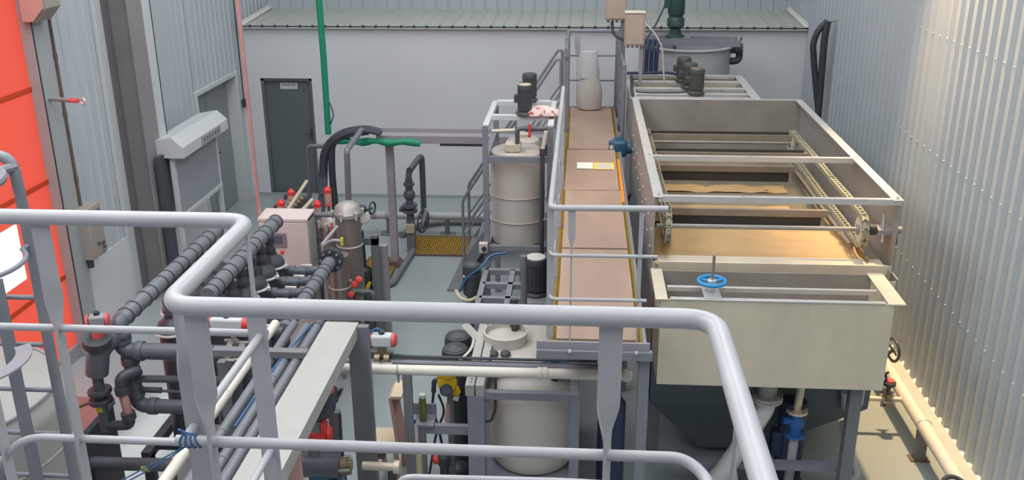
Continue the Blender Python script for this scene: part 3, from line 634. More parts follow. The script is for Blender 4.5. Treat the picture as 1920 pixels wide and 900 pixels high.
# skimmer
SX = (0.80, 2.50); YS0, YS1, ZC, SR = 8.22, 11.25, 2.275, 0.135
sk = thing('chain_skimmer', 'plastic chain skimmer with scraper flights inside the flotation tank', 'skimmer', (1.65, 9.7, 1.95))
for y in (YS0, YS1):
    MB().tube([(SX[0]-0.1, y, ZC), (SX[1]+0.16, y, ZC)], 0.021 if y == YS0 else 0.017, 14).build('shaft', 'stainless_dull', sk)
    for x in SX:
        g = MB().lathe([(0.03, -0.018), (SR*0.92, -0.018), (SR*0.97, 0), (SR*0.92, 0.018), (0.03, 0.018)], (x, y, ZC), (1, 0, 0), 24).build('sprocket', 'sprocket', sk)
        MB().lathe([(0.045, -0.035), (0.045, 0.035)], (x, y, ZC), (1, 0, 0), 14).build('hub', 'stainless_dull', g)
for x in SX:                                        # chain of separate links round both sprockets
    L = YS1-YS0; per = 2*L+2*math.pi*SR; n = int(per/0.075); mb = MB(); me = None
    ch = None
    for i in range(n):
        s_ = per*i/n
        if s_ < L: c, d = V((x, YS0+s_, ZC+SR)), V((0, 1, 0))
        elif s_ < L+math.pi*SR:
            a = (s_-L)/SR; c = V((x, YS1+SR*math.sin(a), ZC+SR*math.cos(a))); d = V((0, math.cos(a), -math.sin(a)))
        elif s_ < 2*L+math.pi*SR: c, d = V((x, YS1-(s_-L-math.pi*SR), ZC-SR)), V((0, -1, 0))
        else:
            a = (s_-2*L-math.pi*SR)/SR; c = V((x, YS0-SR*math.sin(a), ZC-SR*math.cos(a))); d = V((0, -math.cos(a), math.sin(a)))
        up = V((1, 0, 0)).cross(d); sg = (math.sin(s_*4)*0.004)
        c = c+up*sg
        for k in (-1, 1): mb.bar(c-d*0.034+V((0.022*k, 0, 0)), c+d*0.034+V((0.022*k, 0, 0)), 0.012, 0.045, up)
        mb.bar(c-d*0.012, c+d*0.012, 0.05, 0.03, up)
    stuff(mb.build('chain', 'chain', sk, smooth=False))
    MB().angle((x, YS0+0.15, ZC-SR-0.05), (x, YS1-0.15, ZC-SR-0.05), 0.06, 0.006, (1, 0, 0) if x < 1 else (-1, 0, 0), (0, 0, -1)).build('chain_track', 'scraper', sk)
for (y, z, up_) in ((9.13, ZC-SR-0.02, 0), (10.70, ZC-SR-0.02, 0), (10.20, ZC+SR, 1), (11.0, ZC+SR+0.0, 1)):
    f = MB().box(SX[0]+0.0, SX[1]-0.06, y-0.02, y+0.02, z-0.045, z+0.03).build('flight', 'scraper', sk, bevel=0.004)
    if not up_: MB().box(SX[0]+0.06, SX[1]-0.12, y-0.006, y+0.006, z-0.155, z-0.045).build('rubber_blade', 'rubber', f, smooth=False)
    else: MB().box(SX[0]+0.02, SX[1]-0.1, y-0.006, y+0.006, z+0.03, z+0.06).build('rubber_blade', 'rubber', f, smooth=False)
mb = MB(); mb.box(HX1-0.13, HX1-0.012, YS0-0.08, YS0+0.08, ZC-0.02, ZC+0.02); mb.tube([(HX1-0.1, YS0-0.12, ZC-0.08), (HX1-0.06, YS0+0.05, ZC+0.12)], 0.014, 8); mb.build('bearing_bracket', 'stainless_dull', sk)
MB().lathe([(0.05, -0.03), (0.05, 0.03)], (SX[1]+0.1, YS0, ZC), (1, 0, 0), 14).build('bearing', 'motor_black', sk)
t2 = thing('end_bearing', 'small grey bearing block on the outer right side of the flotation tank', 'bearing', (2.83, YS0, ZC-0.06))
MB().lathe([(0.055, 0), (0.055, 0.05), (0.03, 0.05), (0.03, 0.09)], (HX1, YS0, ZC), (1, 0, 0), 16).build('housing', 'tray', t2)
MB().box(HX1, HX1+0.04, YS0-0.05, YS0+0.05, ZC-0.13, ZC+0.05).build('bracket', 'tray', t2, bevel=0.006)
MB().tube([(HX1+0.05, YS0, ZC-0.06), (HX1+0.05, YS0-0.03, ZC-0.12), (HX1+0.02, YS0-0.04, ZC-0.14)], 0.012, 8, 0.02).build('grease_fitting', 'cable', t2)
# foam and water
def sheet(name, x0, x1, y0, y1, z, amp, m, nx=36, ny=18, seed=1, fall=None):
    rnd = random.Random(seed); ph = [rnd.uniform(0, 6) for _ in range(6)]; vs = []
    for j in range(ny+1):
        for i in range(nx+1):
            x = x0+(x1-x0)*i/nx; y = y0+(y1-y0)*j/ny
            h_ = amp*(math.sin(x*9+ph[0])*0.3+math.sin(x*23+y*17+ph[1])*0.3+math.sin(y*31-x*13+ph[2])*0.4)
            vs.append((x, y, z+h_+(fall(x, y) if fall else 0)))
    return MB().add(vs, [(j*(nx+1)+i, j*(nx+1)+i+1, (j+1)*(nx+1)+i+1, (j+1)*(nx+1)+i) for j in range(ny) for i in range(nx)])
o = sheet('foam', HX0+0.03, HX1-0.2, HY0-0.06, 9.02, 1.985, 0.006, 'foam', seed=2, ny=30, fall=lambda x, y: (0.012+0.03*max(0, 1-abs(y-8.46)/0.07) if y < 8.6 else 0.035*max(0, 1-(y-8.6)/0.3))-0.0).build('foam_layer', 'foam')
stuff(tag(o, 'beige foam piled at the front end of the flotation tank', 'foam'))
o = sheet('foam', HX0+0.1, HX1-0.55, 9.25, 9.82, 1.955, 0.008, 'foam', seed=4).build('foam_patch', 'foam')
stuff(tag(o, 'beige foam strip floating behind the nearest scraper flight', 'foam'))
o = MB().box(HX0+0.012, HX1-0.012, HY0, HY1-0.012, 1.8, 1.93).build('tank_water', 'murk')
stuff(tag(o, 'murky brown water filling the flotation tank', 'water'))
o = sheet('scum', HX0+0.1, HX1-0.45, 10.35, 10.62, 1.94, 0.012, 'scum', seed=6).build('scum_line', 'foam')
stuff(tag(o, 'thin dirty foam line across the middle of the flotation tank water', 'foam'))
o = MB().prism([(HY0+0.02, 2.0), (8.9, 1.93), (11.4, 1.93), (11.4, 2.02), (8.9, 2.02), (8.5, 2.06), (HY0+0.02, 2.06)], (HX1-0.22, 0, 0), (0, 1, 0), (0, 0, 1), (0.012, 0, 0)).build('splash_guard', 'scum', t, smooth=False)
# discharge box in front
t = thing('discharge_box', 'plain stainless steel discharge box at the front of the flotation tank', 'box', (1.6, 7.5, 1.22))
BX0, BX1, BY0, BY1, BZ0, BZ1 = 0.68, 2.53, 7.2, 7.84, 1.225, 2.0
MB().box(BX0, BX1, BY0, BY0+0.012, BZ0, BZ1).build('front_wall', 'stainless', t, smooth=False)
MB().box(BX0, BX1, BY1-0.02, BY1-0.008, BZ0, BZ1+0.0).build('rear_wall', 'stainless_dull', t, smooth=False)
MB().box(BX0, BX0+0.012, BY0+0.012, BY1-0.021, BZ0, BZ1).build('side_wall', 'stainless', t, smooth=False)
MB().box(BX1-0.012, BX1, BY0+0.012, BY1-0.021, BZ0, BZ1).build('side_wall', 'stainless', t, smooth=False)
MB().box(BX0+0.012, BX1-0.012, BY0+0.012, BY1-0.021, BZ0, BZ0+0.012).build('floor_plate', 'stainless_dull', t, smooth=False)
MB().box(BX0-0.045, BX0+0.055, BY0-0.02, BY1, BZ1, BZ1+0.012).build('rim_plate', 'stainless', t, bevel=0.003)
MB().box(BX1-0.05, BX1+0.085, BY0-0.02, BY1, BZ1, BZ1+0.012).build('rim_plate', 'stainless', t, bevel=0.003)
MB().box(BX0+0.075, BX1-0.07, BY0-0.012, BY0+0.035, BZ1, BZ1+0.012).build('front_rim', 'stainless_bright', t, bevel=0.003)
MB().box(BX0+0.07, BX1-0.07, BY0+0.24, BY0+0.275, BZ1-0.03, BZ1+0.012).build('middle_bar', 'stainless_bright', t, bevel=0.003)
MB().box(BX0+0.012, BX1-0.012, BY0+0.012, BY1-0.03, 1.62, 1.63).build('inner_floor', 'stainless_dull', t, smooth=False)
wc = at(1335, 526, Z=2.12)
t = thing('handwheel', 'bright blue handwheel on a threaded spindle above the discharge box', 'handwheel', (wc.x, wc.y, 2.0))
MB().torus((wc.x, wc.y, 2.115), (0, 0, 1), 0.108, 0.0165, 36, 10).build('rim', 'blue_wheel', t)
for k in range(3):
    a = 2*math.pi*k/3+0.5; MB().bar((wc.x, wc.y, 2.11), (wc.x+0.105*math.cos(a), wc.y+0.105*math.sin(a), 2.112), 0.03, 0.012).build('spoke', 'blue_wheel', t)
MB().lathe([(0.03, 2.0), (0.03, 2.09), (0.036, 2.1), (0.036, 2.125), (0.018, 2.13), (0.018, 2.14)], (wc.x, wc.y, 0), seg=16).build('hub', 'stainless_bright', t)
MB().cyl((wc.x, wc.y, 1.9), (wc.x+0.004, wc.y, 2.34), 0.0125, 10).build('spindle', 'scraper', t)
MB().box(wc.x-0.07, wc.x+0.07, BY0+0.0, BY0+0.30, 2.012, 2.024).build('bridge_plate', 'stainless_bright', t, bevel=0.003)
# ================================================================== MOTOR AND VALVE BUILDERS
def motor(name, label, loc, r, h, m='motor_black', cap='cap_tan', base=True, cat='motor', group=None, box=True, side=-1):
    x, y, z = loc; t = thing(name, label, cat, loc, group)
    z0 = z
    if base:
        MB().lathe([(r*1.15, 0), (r*1.15, 0.02), (r*0.8, 0.05), (r*0.8, 0.07)], (x, y, z), seg=20).build('mounting_flange', m, t); z0 = z+0.06
    mb = MB(); n = 18; vs = []                         # finned body
    prof = []
    for k in range(n*2):
        a = math.pi*k/n; rr = r*(1.0 if k % 2 else 0.94); prof.append((x+rr*math.cos(a), y+rr*math.sin(a)))
    mb.add([(a, b, z0) for a, b in prof] + [(a, b, z0+h*0.78) for a, b in prof], [tuple(range(2*n-1, -1, -1)), tuple(range(2*n, 4*n))] + [(i, (i+1) % (2*n), (i+1) % (2*n)+2*n, i+2*n) for i in range(2*n)])
    mb.build('finned_body', m, t, sharp=20)
    c = MB().lathe([(r*1.03, 0), (r*1.03, h*0.16), (r*0.96, h*0.2), (r*0.6, h*0.22)], (x, y, z0+h*0.78), seg=22).build('fan_cowl', m, t)
    MB().lathe([(r*0.9, 0), (r*0.86, 0.006), (r*0.3, 0.01)], (x, y, z0+h*0.985), seg=20).build('cowl_top', cap, c)
    if box: MB().cbox((x+side*r*1.1, y-0.01, z0+h*0.45), r*0.7, r*0.95, h*0.3).build('terminal_box', m, t, bevel=0.006)
    return t
def actuator(t, c, axis, L, r, body='tray', capm='red_plastic', topm='cable'):
    c = V(c); d = V(axis).normalized(); sd = d.cross(V((0, 0, 1))).normalized()
    b = MB().bar(c-d*L*0.36, c+d*L*0.36, r*1.7, r*1.9).build('actuator_body', body, t, bevel=r*0.35)
    for s_ in (-1, 1): MB().lathe([(r*1.05, 0), (r*1.0, L*0.08), (r*0.7, L*0.14), (r*0.2, L*0.15)], c+d*(s_*L*0.36), d*s_, 14).build('end_cap', capm, b)
    MB().lathe([(r*0.45, 0), (r*0.45, r*0.45), (r*0.3, r*0.5)], c+V((0, 0, r*0.95)), seg=10).build('position_indicator', topm, b)
    return b
def wafer(t, c, axis, R0, m='brass', n=4, th=0.045):
    c = V(c); d = V(axis).normalized()
    b = MB().lathe([(R0, -th/2), (R0, th/2)], c, d, 20).build('valve_body', m, t)
    u = d.orthogonal().normalized(); w_ = d.cross(u)
    for k in range(n):
        a = 2*math.pi*(k+0.5)/n; q = c+(u*math.cos(a)+w_*math.sin(a))*R0*0.98
        MB().lathe([(0.014, -th*1.2), (0.014, th*1.2)], q, d, 6).build('stud', 'stainless_dull', b)
    return b
def collars(t, pts, d, r, m, w_=0.05, k=1.13, nm='coupling'):
    for p in pts: MB().lathe([(r*k*0.97, -w_/2), (r*k, -w_/2+0.006), (r*k, w_/2-0.006), (r*k*0.97, w_/2)], p, d, 16).build(nm, m, t)

# ================================================================== BEHIND THE FLOTATION TANK
t = thing('mixing_tank', 'open stainless mixing tank with cross beams behind the flotation tank', 'tank', (1.45, 12.95, 0))
MX0, MX1, MY0, MY1 = 0.66, 2.22, 12.16, 13.75
MB().box(MX0, MX0+0.012, MY0, MY1, 1.15, 2.6).build('side_wall', 'stainless_side', t, smooth=False)
MB().box(MX1-0.012, MX1, MY0, MY1, 1.15, 2.6).build('side_wall', 'stainless_side', t, smooth=False)
MB().box(MX0, MX1, MY1-0.012, MY1, 1.15, 2.6).build('end_wall', 'stainless', t, smooth=False)
MB().box(MX0, MX1, MY0, MY1, 1.15, 1.17).build('floor_plate', 'hopper', t, smooth=False)
MB().box(MX0+0.012, MX1-0.012, MY0, MY1-0.012, 2.0, 2.01).build('liquid', 'murk', t, smooth=False)
for x0, x1 in ((MX0-0.03, MX0+0.06), (MX1-0.06, MX1+0.05)): MB().box(x0, x1, MY0, MY1+0.02, 2.6, 2.612).build('top_flange', 'stainless_bright', t, bevel=0.003)
for y in (12.2, 12.42, 12.78, 13.25, 13.7): MB().box(MX0+0.06, MX1-0.06, y, y+0.1 if y > 12.3 else y+0.05, 2.565, 2.612).build('cross_beam', 'stainless_bright', t, bevel=0.003)
for (x, y) in ((MX0+0.1, 13.6), (MX1-0.1, 13.6), (MX0+0.1, 12.3), (MX1-0.1, 12.3)): MB().box(x-0.05, x+0.05, y-0.05, y+0.05, 0, 1.15).build('leg', 'frame_paint', t, smooth=False)
for i, (px, py, yy, lb) in enumerate(((1304, 186, 12.46, 'nearest dark mixer motor on the cross beams behind the flotation tank'), (1292, 165, 12.83, 'middle dark mixer motor on the cross beams behind the flotation tank'), (1281, 148, 13.30, 'farthest dark mixer motor on the cross beams behind the flotation tank'))):
    p = at(px, py, Y=yy)
    motor('mixer_motor', lb, (p.x, yy, 2.613), 0.097, 0.27, 'motor_olive', 'brass' if i == 0 else 'motor_olive', group='mixer motors on the mixing tank')
# round tank at the back with its green mixer
t = thing('cable_duct', 'dark vertical hoses clamped together beside the nearer junction box', 'hoses', (0.95, 13.95, 2.0))
for k in range(4): MB().tube([(0.86+0.07*k, 13.92, 0.0), (0.86+0.07*k, 13.92, 2.98), (0.9+0.07*k, 14.05, 3.05)], 0.032, 10, 0.08).build('hose', 'cable_blue', t)
RC = at(1292, 90, Y=14.85); rx, ry = RC.x, 14.85
t = thing('round_tank', 'round grey dosing tank with a channel bridge at the back wall', 'tank', (rx, ry, 0))
MB().lathe([(0.60, 0), (0.62, 0.03), (0.62, 2.86), (0.67, 2.865), (0.67, 2.885), (0.6, 2.885), (0.6, 2.3), (0.02, 2.3)], (rx, ry, 0), seg=48).build('shell', 'tank_paint', t)
for dy in (-0.2, 0.14):
    MB().angle((rx-0.72, ry+dy+0.03, 2.89), (rx+0.72, ry+dy-0.12, 2.89), 0.1, 0.01, (0, 1 if dy < 0 else -1, 0), (0, 0, 1)).build('bridge_channel', 'frame_paint', t)
for xx in (-0.6, 0.62): MB().box(rx+xx-0.03, rx+xx+0.03, ry-0.26, ry+0.1, 2.89, 2.96).build('bridge_tie', 'frame_paint', t, smooth=False)
MB().box(rx-0.3, rx+0.0, ry-0.2, ry+0.06, 2.99, 3.0).build('motor_plate', 'frame_paint', t, smooth=False)
mx = at(1267, 40, Y=14.8).x
t = thing('green_mixer', 'tall dark green mixer drive on the bridge of the round tank', 'mixer', (mx, 14.8, 3.0))
MB().lathe([(0.14, 0), (0.14, 0.02), (0.09, 0.05), (0.08, 0.12), (0.13, 0.16), (0.13, 0.26), (0.1, 0.3), (0.12, 0.34)], (mx, 14.8, 3.0), seg=22).build('gear_housing', 'motor_green', t)
MB().lathe([(0.12, 0.34), (0.125, 0.36), (0.125, 0.85), (0.1, 0.9)], (mx, 14.8, 3.0), seg=22).build('motor_body', 'motor_green', t)
MB().cbox((mx-0.14, 14.77, 3.5), 0.09, 0.12, 0.14).build('terminal_box', 'motor_green', t, bevel=0.008)
MB().cyl((mx, 14.8, 2.0), (mx, 14.8, 3.0), 0.025, 10).build('shaft', 'stainless_dull', t)
# black U-bend beside the round tank
a, b, c = at(1356, 92, Y=14.7), at(1392, 92, Y=14.7), at(1356, 113, Y=14.7)
t = thing('overflow_bend', 'black plastic U-bend pipe on the right side of the round tank', 'pipe', (rx+0.7, 14.75, 2.5))
MB().tube([(rx+0.55, 14.75, a.z-0.02), (b.x-0.03, 14.75, a.z-0.02), (b.x-0.03, 14.75, c.z-0.02), (rx+0.55, 14.75, c.z-0.02)], 0.052, 16, 0.09).build('bend', 'pvc_black', t)
for xx in (0.72, 0.755): MB().lathe([(0.1, 0), (0.1, 0.025)], (rx+xx, 14.75, a.z-0.02), (1, 0, 0), 20).build('flange', 'pvc_black', t)
MB().tube([(rx+0.74, 14.75, a.z+0.07), (rx+0.76, 14.75, a.z+0.17)], 0.014, 8).build('lever', 'pvc_black', t)
# beige junction boxes on posts
def jbox(label, x0, x1, y0, y1, z0, z1, legs):
    t = thing('junction_box', label, 'electrical box', ((x0+x1)/2, (y0+y1)/2, 1.2 if legs else z0))
    b = MB().box(x0, x1, y0, y1, z0, z1).build('body', 'box_beige', t, bevel=0.006)
    MB().box(x0+0.02, x1-0.02, y0-0.015, y0, z0+0.02, z1-0.02).build('cover', 'box_beige', t, bevel=0.005)
    MB().box(x0-0.006, x1+0.006, y0-0.02, y1, z1, z1+0.012).build('lid', 'pale_box', t, bevel=0.004)
    for i in range(3): MB().cyl((x0+0.05+0.06*i, (y0+y1)/2, z0-0.04), (x0+0.05+0.06*i, (y0+y1)/2, z0), 0.018, 8).build('cable_gland', 'tray', t)
    for (lx, ly) in legs: MB().box(lx-0.025, lx+0.025, ly-0.025, ly+0.025, 2.6, z0+0.05).build('post', 'tray', t, smooth=False)
    return t
a, b = at(1173, 25, Y=12.9), at(1208, 86, Y=12.9)
jb1 = jbox('nearer beige junction box standing on a post beside the mixing tank', a.x, b.x, 12.9, 13.12, b.z, a.z, [(b.x-0.03, 13.0)])
a2, b2 = at(1136, -40, Y=13.4), at(1175, 38, Y=13.4)
jb2 = jbox('farther beige junction box at the top edge behind the nearer one', a2.x, b2.x, 13.4, 13.6, b2.z, a2.z, [])
MB().box(0.53, 0.6, 13.46, 13.54, 2.0, a2.z).build('post', 'frame_paint', jb2, smooth=False)
def cable(label, pts, r, m='cable', nm='cable', bend=0.15, cat='cable'):
    return tag(MB().tube(pts, r, 8, bend, bn=8).build(nm, m), label, cat)
mid = V(((a.x+b.x)/2, 13.0, b.z))
cable('black cable sagging from the green mixer to the nearer junction box', [(mx-0.16, 14.77, 3.5), (mx-0.3, 14.5, 3.25), (b.x, 13.05, 3.15)], 0.014, bend=0.3)
cable('black cable loop hanging under the farther junction box', [(a2.x+0.1, 13.45, b2.z-0.03), (a2.x+0.12, 13.4, b2.z-0.2), (a2.x+0.25, 13.3, b2.z-0.25), (a.x+0.06, 13.0, b.z+0.1)], 0.02, bend=0.15)
cable('white cable looping from the nearer junction box down to the mixer motors', [(b.x+0.0, 13.0, b.z+0.28), (b.x+0.1, 12.98, b.z+0.2), (b.x+0.24, 13.0, b.z+0.0), (b.x+0.3, 13.05, 2.64)], 0.011, 'pvc_white', bend=0.2)
cable('dark bundled cables lying on the left edge of the mixing tank', [(0.70, 13.5, 2.635), (0.69, 13.0, 2.64), (0.66, 12.6, 2.64), (0.66, 12.2, 2.635)], 0.022, 'cable', bend=0.2)
cable('blue grey cables lying across the back beam of the mixing tank', [(0.65, 13.72, 2.64), (0.9, 13.68, 2.65), (1.2, 13.7, 2.66), (1.45, 13.55, 2.64)], 0.02, 'cable_blue', bend=0.2)
cable('thin black cable lying across the near beam of the mixing tank', [(0.72, 12.5, 2.622), (0.9, 12.44, 2.622), (1.3, 12.47, 2.622), (1.38, 12.5, 2.64)], 0.009, 'cable', bend=0.1)
# blue gear motor on the tank side
p = at(1162, 275, X=0.5)
gy = at(1185, 278, X=HX0).y; gz = at(1185, 278, X=HX0).z
t = thing('gear_motor', 'blue gear motor mounted on the flotation tank side above the catwalk', 'motor', (0.5, gy, gz-0.12))
MB().cbox((0.5, gy, gz), 0.18, 0.18, 0.2).build('gearbox', 'blue_motor', t, bevel=0.03)
MB().lathe([(0.07, 0), (0.07, 0.06), (0.05, 0.06), (0.05, 0.09)], (0.59, gy, gz), (1, 0, 0), 16).build('output_flange', 'blue_motor', t)
MB().lathe([(0.09, 0), (0.095, 0.02), (0.095, 0.16), (0.07, 0.18)], (0.5, gy+0.08, gz), (0, 1, 0), 18).build('motor_body', 'blue_motor', t)
MB().cbox((0.40, gy-0.02, gz+0.03), 0.07, 0.1, 0.13).build('terminal_box', 'blue_motor', t, bevel=0.012)
MB().lathe([(0.03, 0), (0.03, 0.012)], (0.4, gy-0.07, gz+0.03), (0, -1, 0), 12).build('silver_cap', 'stainless_bright', t)
MB().torus((0.5, gy, gz+0.11), (0, 1, 0), 0.03, 0.008, 14, 6).build('lifting_eye', 'blue_motor', t)
cable('black cable hanging from the blue gear motor along the tank side', [(0.40, gy-0.05, gz-0.04), (0.45, gy-0.35, gz-0.2), (0.56, gy-0.75, gz-0.5), (0.6, gy-1.2, 1.8)], 0.018, bend=0.4)
# legs and hopper of the flotation tank
ft = bpy.data.objects['flotation_tank']
for (x, y) in ((0.74, 7.95), (2.36, 7.35), (2.68, 10.0), (0.74, 10.0), (0.74, 12.0), (2.68, 12.0)):
    mb = MB(); mb.box(x-0.05, x+0.05, y-0.05, y-0.035, 0, 1.2); mb.box(x-0.05, x-0.035, y-0.035, y+0.05, 0, 1.2); mb.box(x-0.035, x+0.05, y+0.035, y+0.05, 0, 1.2)
    mb.build('leg', 'rack_grey', ft, smooth=False)
MB().add([(0.69, 7.88, 1.13), (2.68, 7.88, 1.13), (2.68, 11.9, 1.13), (0.69, 11.9, 1.13), (0.69, 7.88, 0.66), (2.66, 7.88, 0.66), (2.66, 11.9, 0.66), (0.69, 11.9, 0.66), (1.2, 8.05, 0.1), (1.75, 8.05, 0.1), (1.75, 11.2, 0.1), (1.2, 11.2, 0.1)], [(0, 1, 5, 4), (1, 2, 6, 5), (2, 3, 7, 6), (3, 0, 4, 7), (4, 5, 9, 8), (5, 6, 10, 9), (6, 7, 11, 10), (7, 4, 8, 11), (8, 9, 10, 11)]).build('hopper', 'hopper', ft, smooth=False)
MB().box(0.7, 2.45, 7.42, 7.5, 0.28, 0.34).build('brace', 'frame_paint', ft, smooth=False)
# pipes under the discharge box
p = at(1437, 745, Y=7.45)
t = thing('drain_pipe', 'stainless drain pipe with a bolted flange bending down left under the discharge box', 'pipe', (p.x, 7.45, 0))
zf = p.z+0.01
MB().tube([(p.x, 7.45, 1.225), (p.x, 7.45, zf-0.05)], 0.085, 20).build('stub', 'stainless_dull', t)
for z in (zf-0.027, zf):
    fl = MB().lathe([(0.14, 0), (0.14, 0.022)], (p.x, 7.45, z), seg=28).build('flange', 'stainless_side', t)
    for k in range(6): MB().lathe([(0.012, -0.01), (0.012, 0.034)], (p.x+0.11*math.cos(k*1.047+0.4), 7.45+0.11*math.sin(k*1.047+0.4), z), seg=6).build('bolt', 'stainless_dull', fl)
MB().tube([(p.x, 7.45, zf-0.03), (p.x, 7.45, 0.88), (p.x-0.3, 7.35, 0.35), (p.x-0.5, 7.3, 0.09), (p.x-0.9, 7.3, 0.09)], 0.082, 18, 0.2).build('pipe', 'stainless_bright', t)
p = at(1492, 790, Y=7.6)
t = thing('gate_valve', 'blue flanged valve on a thin vertical pipe under the discharge box', 'valve', (p.x, 7.6, 0))
MB().tube([(p.x+0.03, 7.6, 1.225), (p.x, 7.6, p.z+0.12)], 0.035, 14).build('upper_pipe', 'stainless', t)
for z in (p.z+0.1, p.z-0.14):
    fl = MB().lathe([(0.095, 0), (0.095, 0.022)], (p.x, 7.6, z), seg=20).build('flange', 'blue_valve' if z < p.z else 'stainless', t)
    for k in range(4): MB().lathe([(0.01, -0.012), (0.01, 0.034)], (p.x+0.075*math.cos(k*1.57+0.6), 7.6+0.075*math.sin(k*1.57+0.6), z), seg=6).build('bolt', 'brass', fl)
MB().lathe([(0.06, -0.13), (0.05, -0.08), (0.075, -0.02), (0.05, 0.06), (0.06, 0.1)], (p.x, 7.6, p.z), seg=18).build('body', 'blue_valve', t)
MB().tube([(p.x, 7.6, p.z), (p.x-0.12, 7.58, p.z+0.02)], 0.035, 12).build('side_port', 'blue_valve', t)
MB().tube([(p.x, 7.6, p.z-0.13), (p.x-0.01, 7.6, 0.0)], 0.045, 14).build('lower_pipe', 'tank_paint', t)
p = at(1462, 860, Y=8.0)
motor('sludge_pump', 'dark blue vertical sludge pump standing under the flotation tank', (p.x, 7.7, 0), 0.12, 0.78, 'cable_blue', 'cable_blue', cat='pump')
p = at(1585, 750, Y=8.1)
t = thing('level_hose', 'grey curved pipe looping behind the right front leg of the flotation tank', 'pipe', (2.4, 8.0, 0))
MB().tube([(2.56, 7.82, 1.13), (2.56, 7.82, 0.72), (2.44, 7.82, 0.68), (2.42, 7.82, 0.86)], 0.035, 12, 0.12).build('u_tube', 'tank_paint', t)
MB().tube([(2.42, 7.75, 0.6), (2.47, 7.7, 0.35), (2.58, 7.6, 0.12), (2.3, 7.5, 0.07), (1.9, 7.45, 0.07)], 0.035, 12, 0.1).build('drain_hose', 'tank_paint', t)

# ================================================================== RIGHT WALL PIPE
t = thing('wall_pipe', 'cream steel pipe running along the foot of the right corrugated wall', 'pipe', (3.28, 9.5, 0))
PZ, PX = 0.36, 3.28
MB().tube([(PX, 4.5, PZ), (PX, 15.8, PZ)], 0.066, 18).build('pipe', 'pvc_white', t)
for y in (8.12, 10.6, 13.2):
    b = MB().box(PX-0.05, PX+0.05, y-0.03, y+0.03, 0, PZ-0.05).build('support_bracket', 'rack_grey', t, smooth=False)
    MB().tube([(PX+0.066*math.cos(R(a)), y, PZ+0.066*math.sin(R(a))) for a in range(-15, 200, 15)], 0.008, 8).build('clamp', 'stainless_bright', b)
    MB().box(PX-0.09, PX+0.09, y-0.06, y+0.06, 0, 0.012).build('base_plate', 'rust', b, smooth=False)
collars(t, [(PX, 9.0, PZ), (PX, 6.2, PZ)], (0, 1, 0), 0.058, 'pvc_white', 0.09)
by = at(1700, 757, X=PX).y
t = thing('branch_valve', 'small red-topped butterfly valve on the branch to the right wall pipe', 'valve', (2.95, by, 0.2))
MB().tube([(2.55, by, PZ), (PX-0.05, by, PZ)], 0.026, 12).build('branch_pipe', 'stainless', t)
vx = at(1662, 757, Y=by).x
wafer(t, (vx, by, PZ), (1, 0, 0), 0.075, 'brass')
MB().cyl((vx, by, PZ+0.06), (vx, by, PZ+0.16), 0.022, 10).build('stem', 'rust', t)
MB().lathe([(0.05, 0), (0.062, 0.01), (0.062, 0.04), (0.05, 0.05)], (vx, by, PZ+0.15), seg=16).build('hand_knob', 'motor_black', t)
MB().lathe([(0.045, 0), (0.045, 0.012)], (vx, by, PZ+0.2), seg=16).build('red_disc', 'red_pink', t)
MB().tube([(vx-0.03, by, PZ+0.19), (vx-0.05, by, PZ+0.28), (vx-0.02, by, PZ+0.3)], 0.012, 8, 0.03).build('hook_lever', 'motor_black', t)
wy = at(1676, 668, X=3.38).y
t = thing('wall_valve_wheel', 'dark handwheel valve against the foot of the right wall', 'handwheel', (3.4, wy, 0.2))
MB().torus((3.36, wy, 0.5), (1, 0.25, 0), 0.12, 0.016, 24, 8).build('rim', 'motor_black', t)
MB().tube([(3.36, wy, 0.5), (3.28, wy, 0.42)], 0.02, 8).build('stem', 'motor_black', t)
MB().bar((3.36, wy-0.12, 0.5), (3.36, wy+0.12, 0.5), 0.012, 0.02).build('spoke', 'motor_black', t)
nw = at(1783, 900, Z=0.5)
t = thing('black_handwheel', 'black handwheel on the right wall pipe at the bottom edge of the view', 'handwheel', (nw.x, nw.y-0.02, 0.4))
MB().torus((nw.x, nw.y-0.1, 0.50), (0.1, -0.4, 1), 0.1, 0.02, 24, 8).build('rim', 'motor_black', t)
MB().lathe([(0.035, -0.08), (0.035, 0.03)], (nw.x, nw.y-0.1, 0.5), seg=12).build('hub', 'stainless_dull', t)
MB().bar((nw.x-0.1, nw.y-0.1, 0.5), (nw.x+0.1, nw.y-0.1, 0.5), 0.02, 0.015).build('spoke', 'motor_black', t)
# black hoses in the corner
p = at(1550, 38, X=XR-0.1); q = at(1533, 215, Y=15.4)
t = thing('corner_hose', 'black hose hung in a long loop from the wall hook in the back right corner', 'hose', (p.x, p.y, 0))
HY = 14.2
ps = [at(x, y, Y=HY) for x, y in ((1552, 40), (1535, 55), (1524, 80), (1527, 130), (1534, 205))]
MB().tube(ps, 0.045, 12, 0.3, bn=8).build('hose', 'cable', t)
ps2 = [at(x, y, Y=HY-0.02) for x, y in ((1552, 40), (1546, 70), (1541, 130), (1535, 205))]
e_ = ps2[-1]; MB().tube(ps2+[V((e_.x, HY, 0.05))], 0.05, 12, 0.2).build('hose', 'cable', t)
MB().tube([(XR-0.06, HY, ps[0].z+0.02), (ps[0].x-0.06, HY, ps[0].z-0.05)], 0.02, 8).build('hook', 'stainless_dull', t)

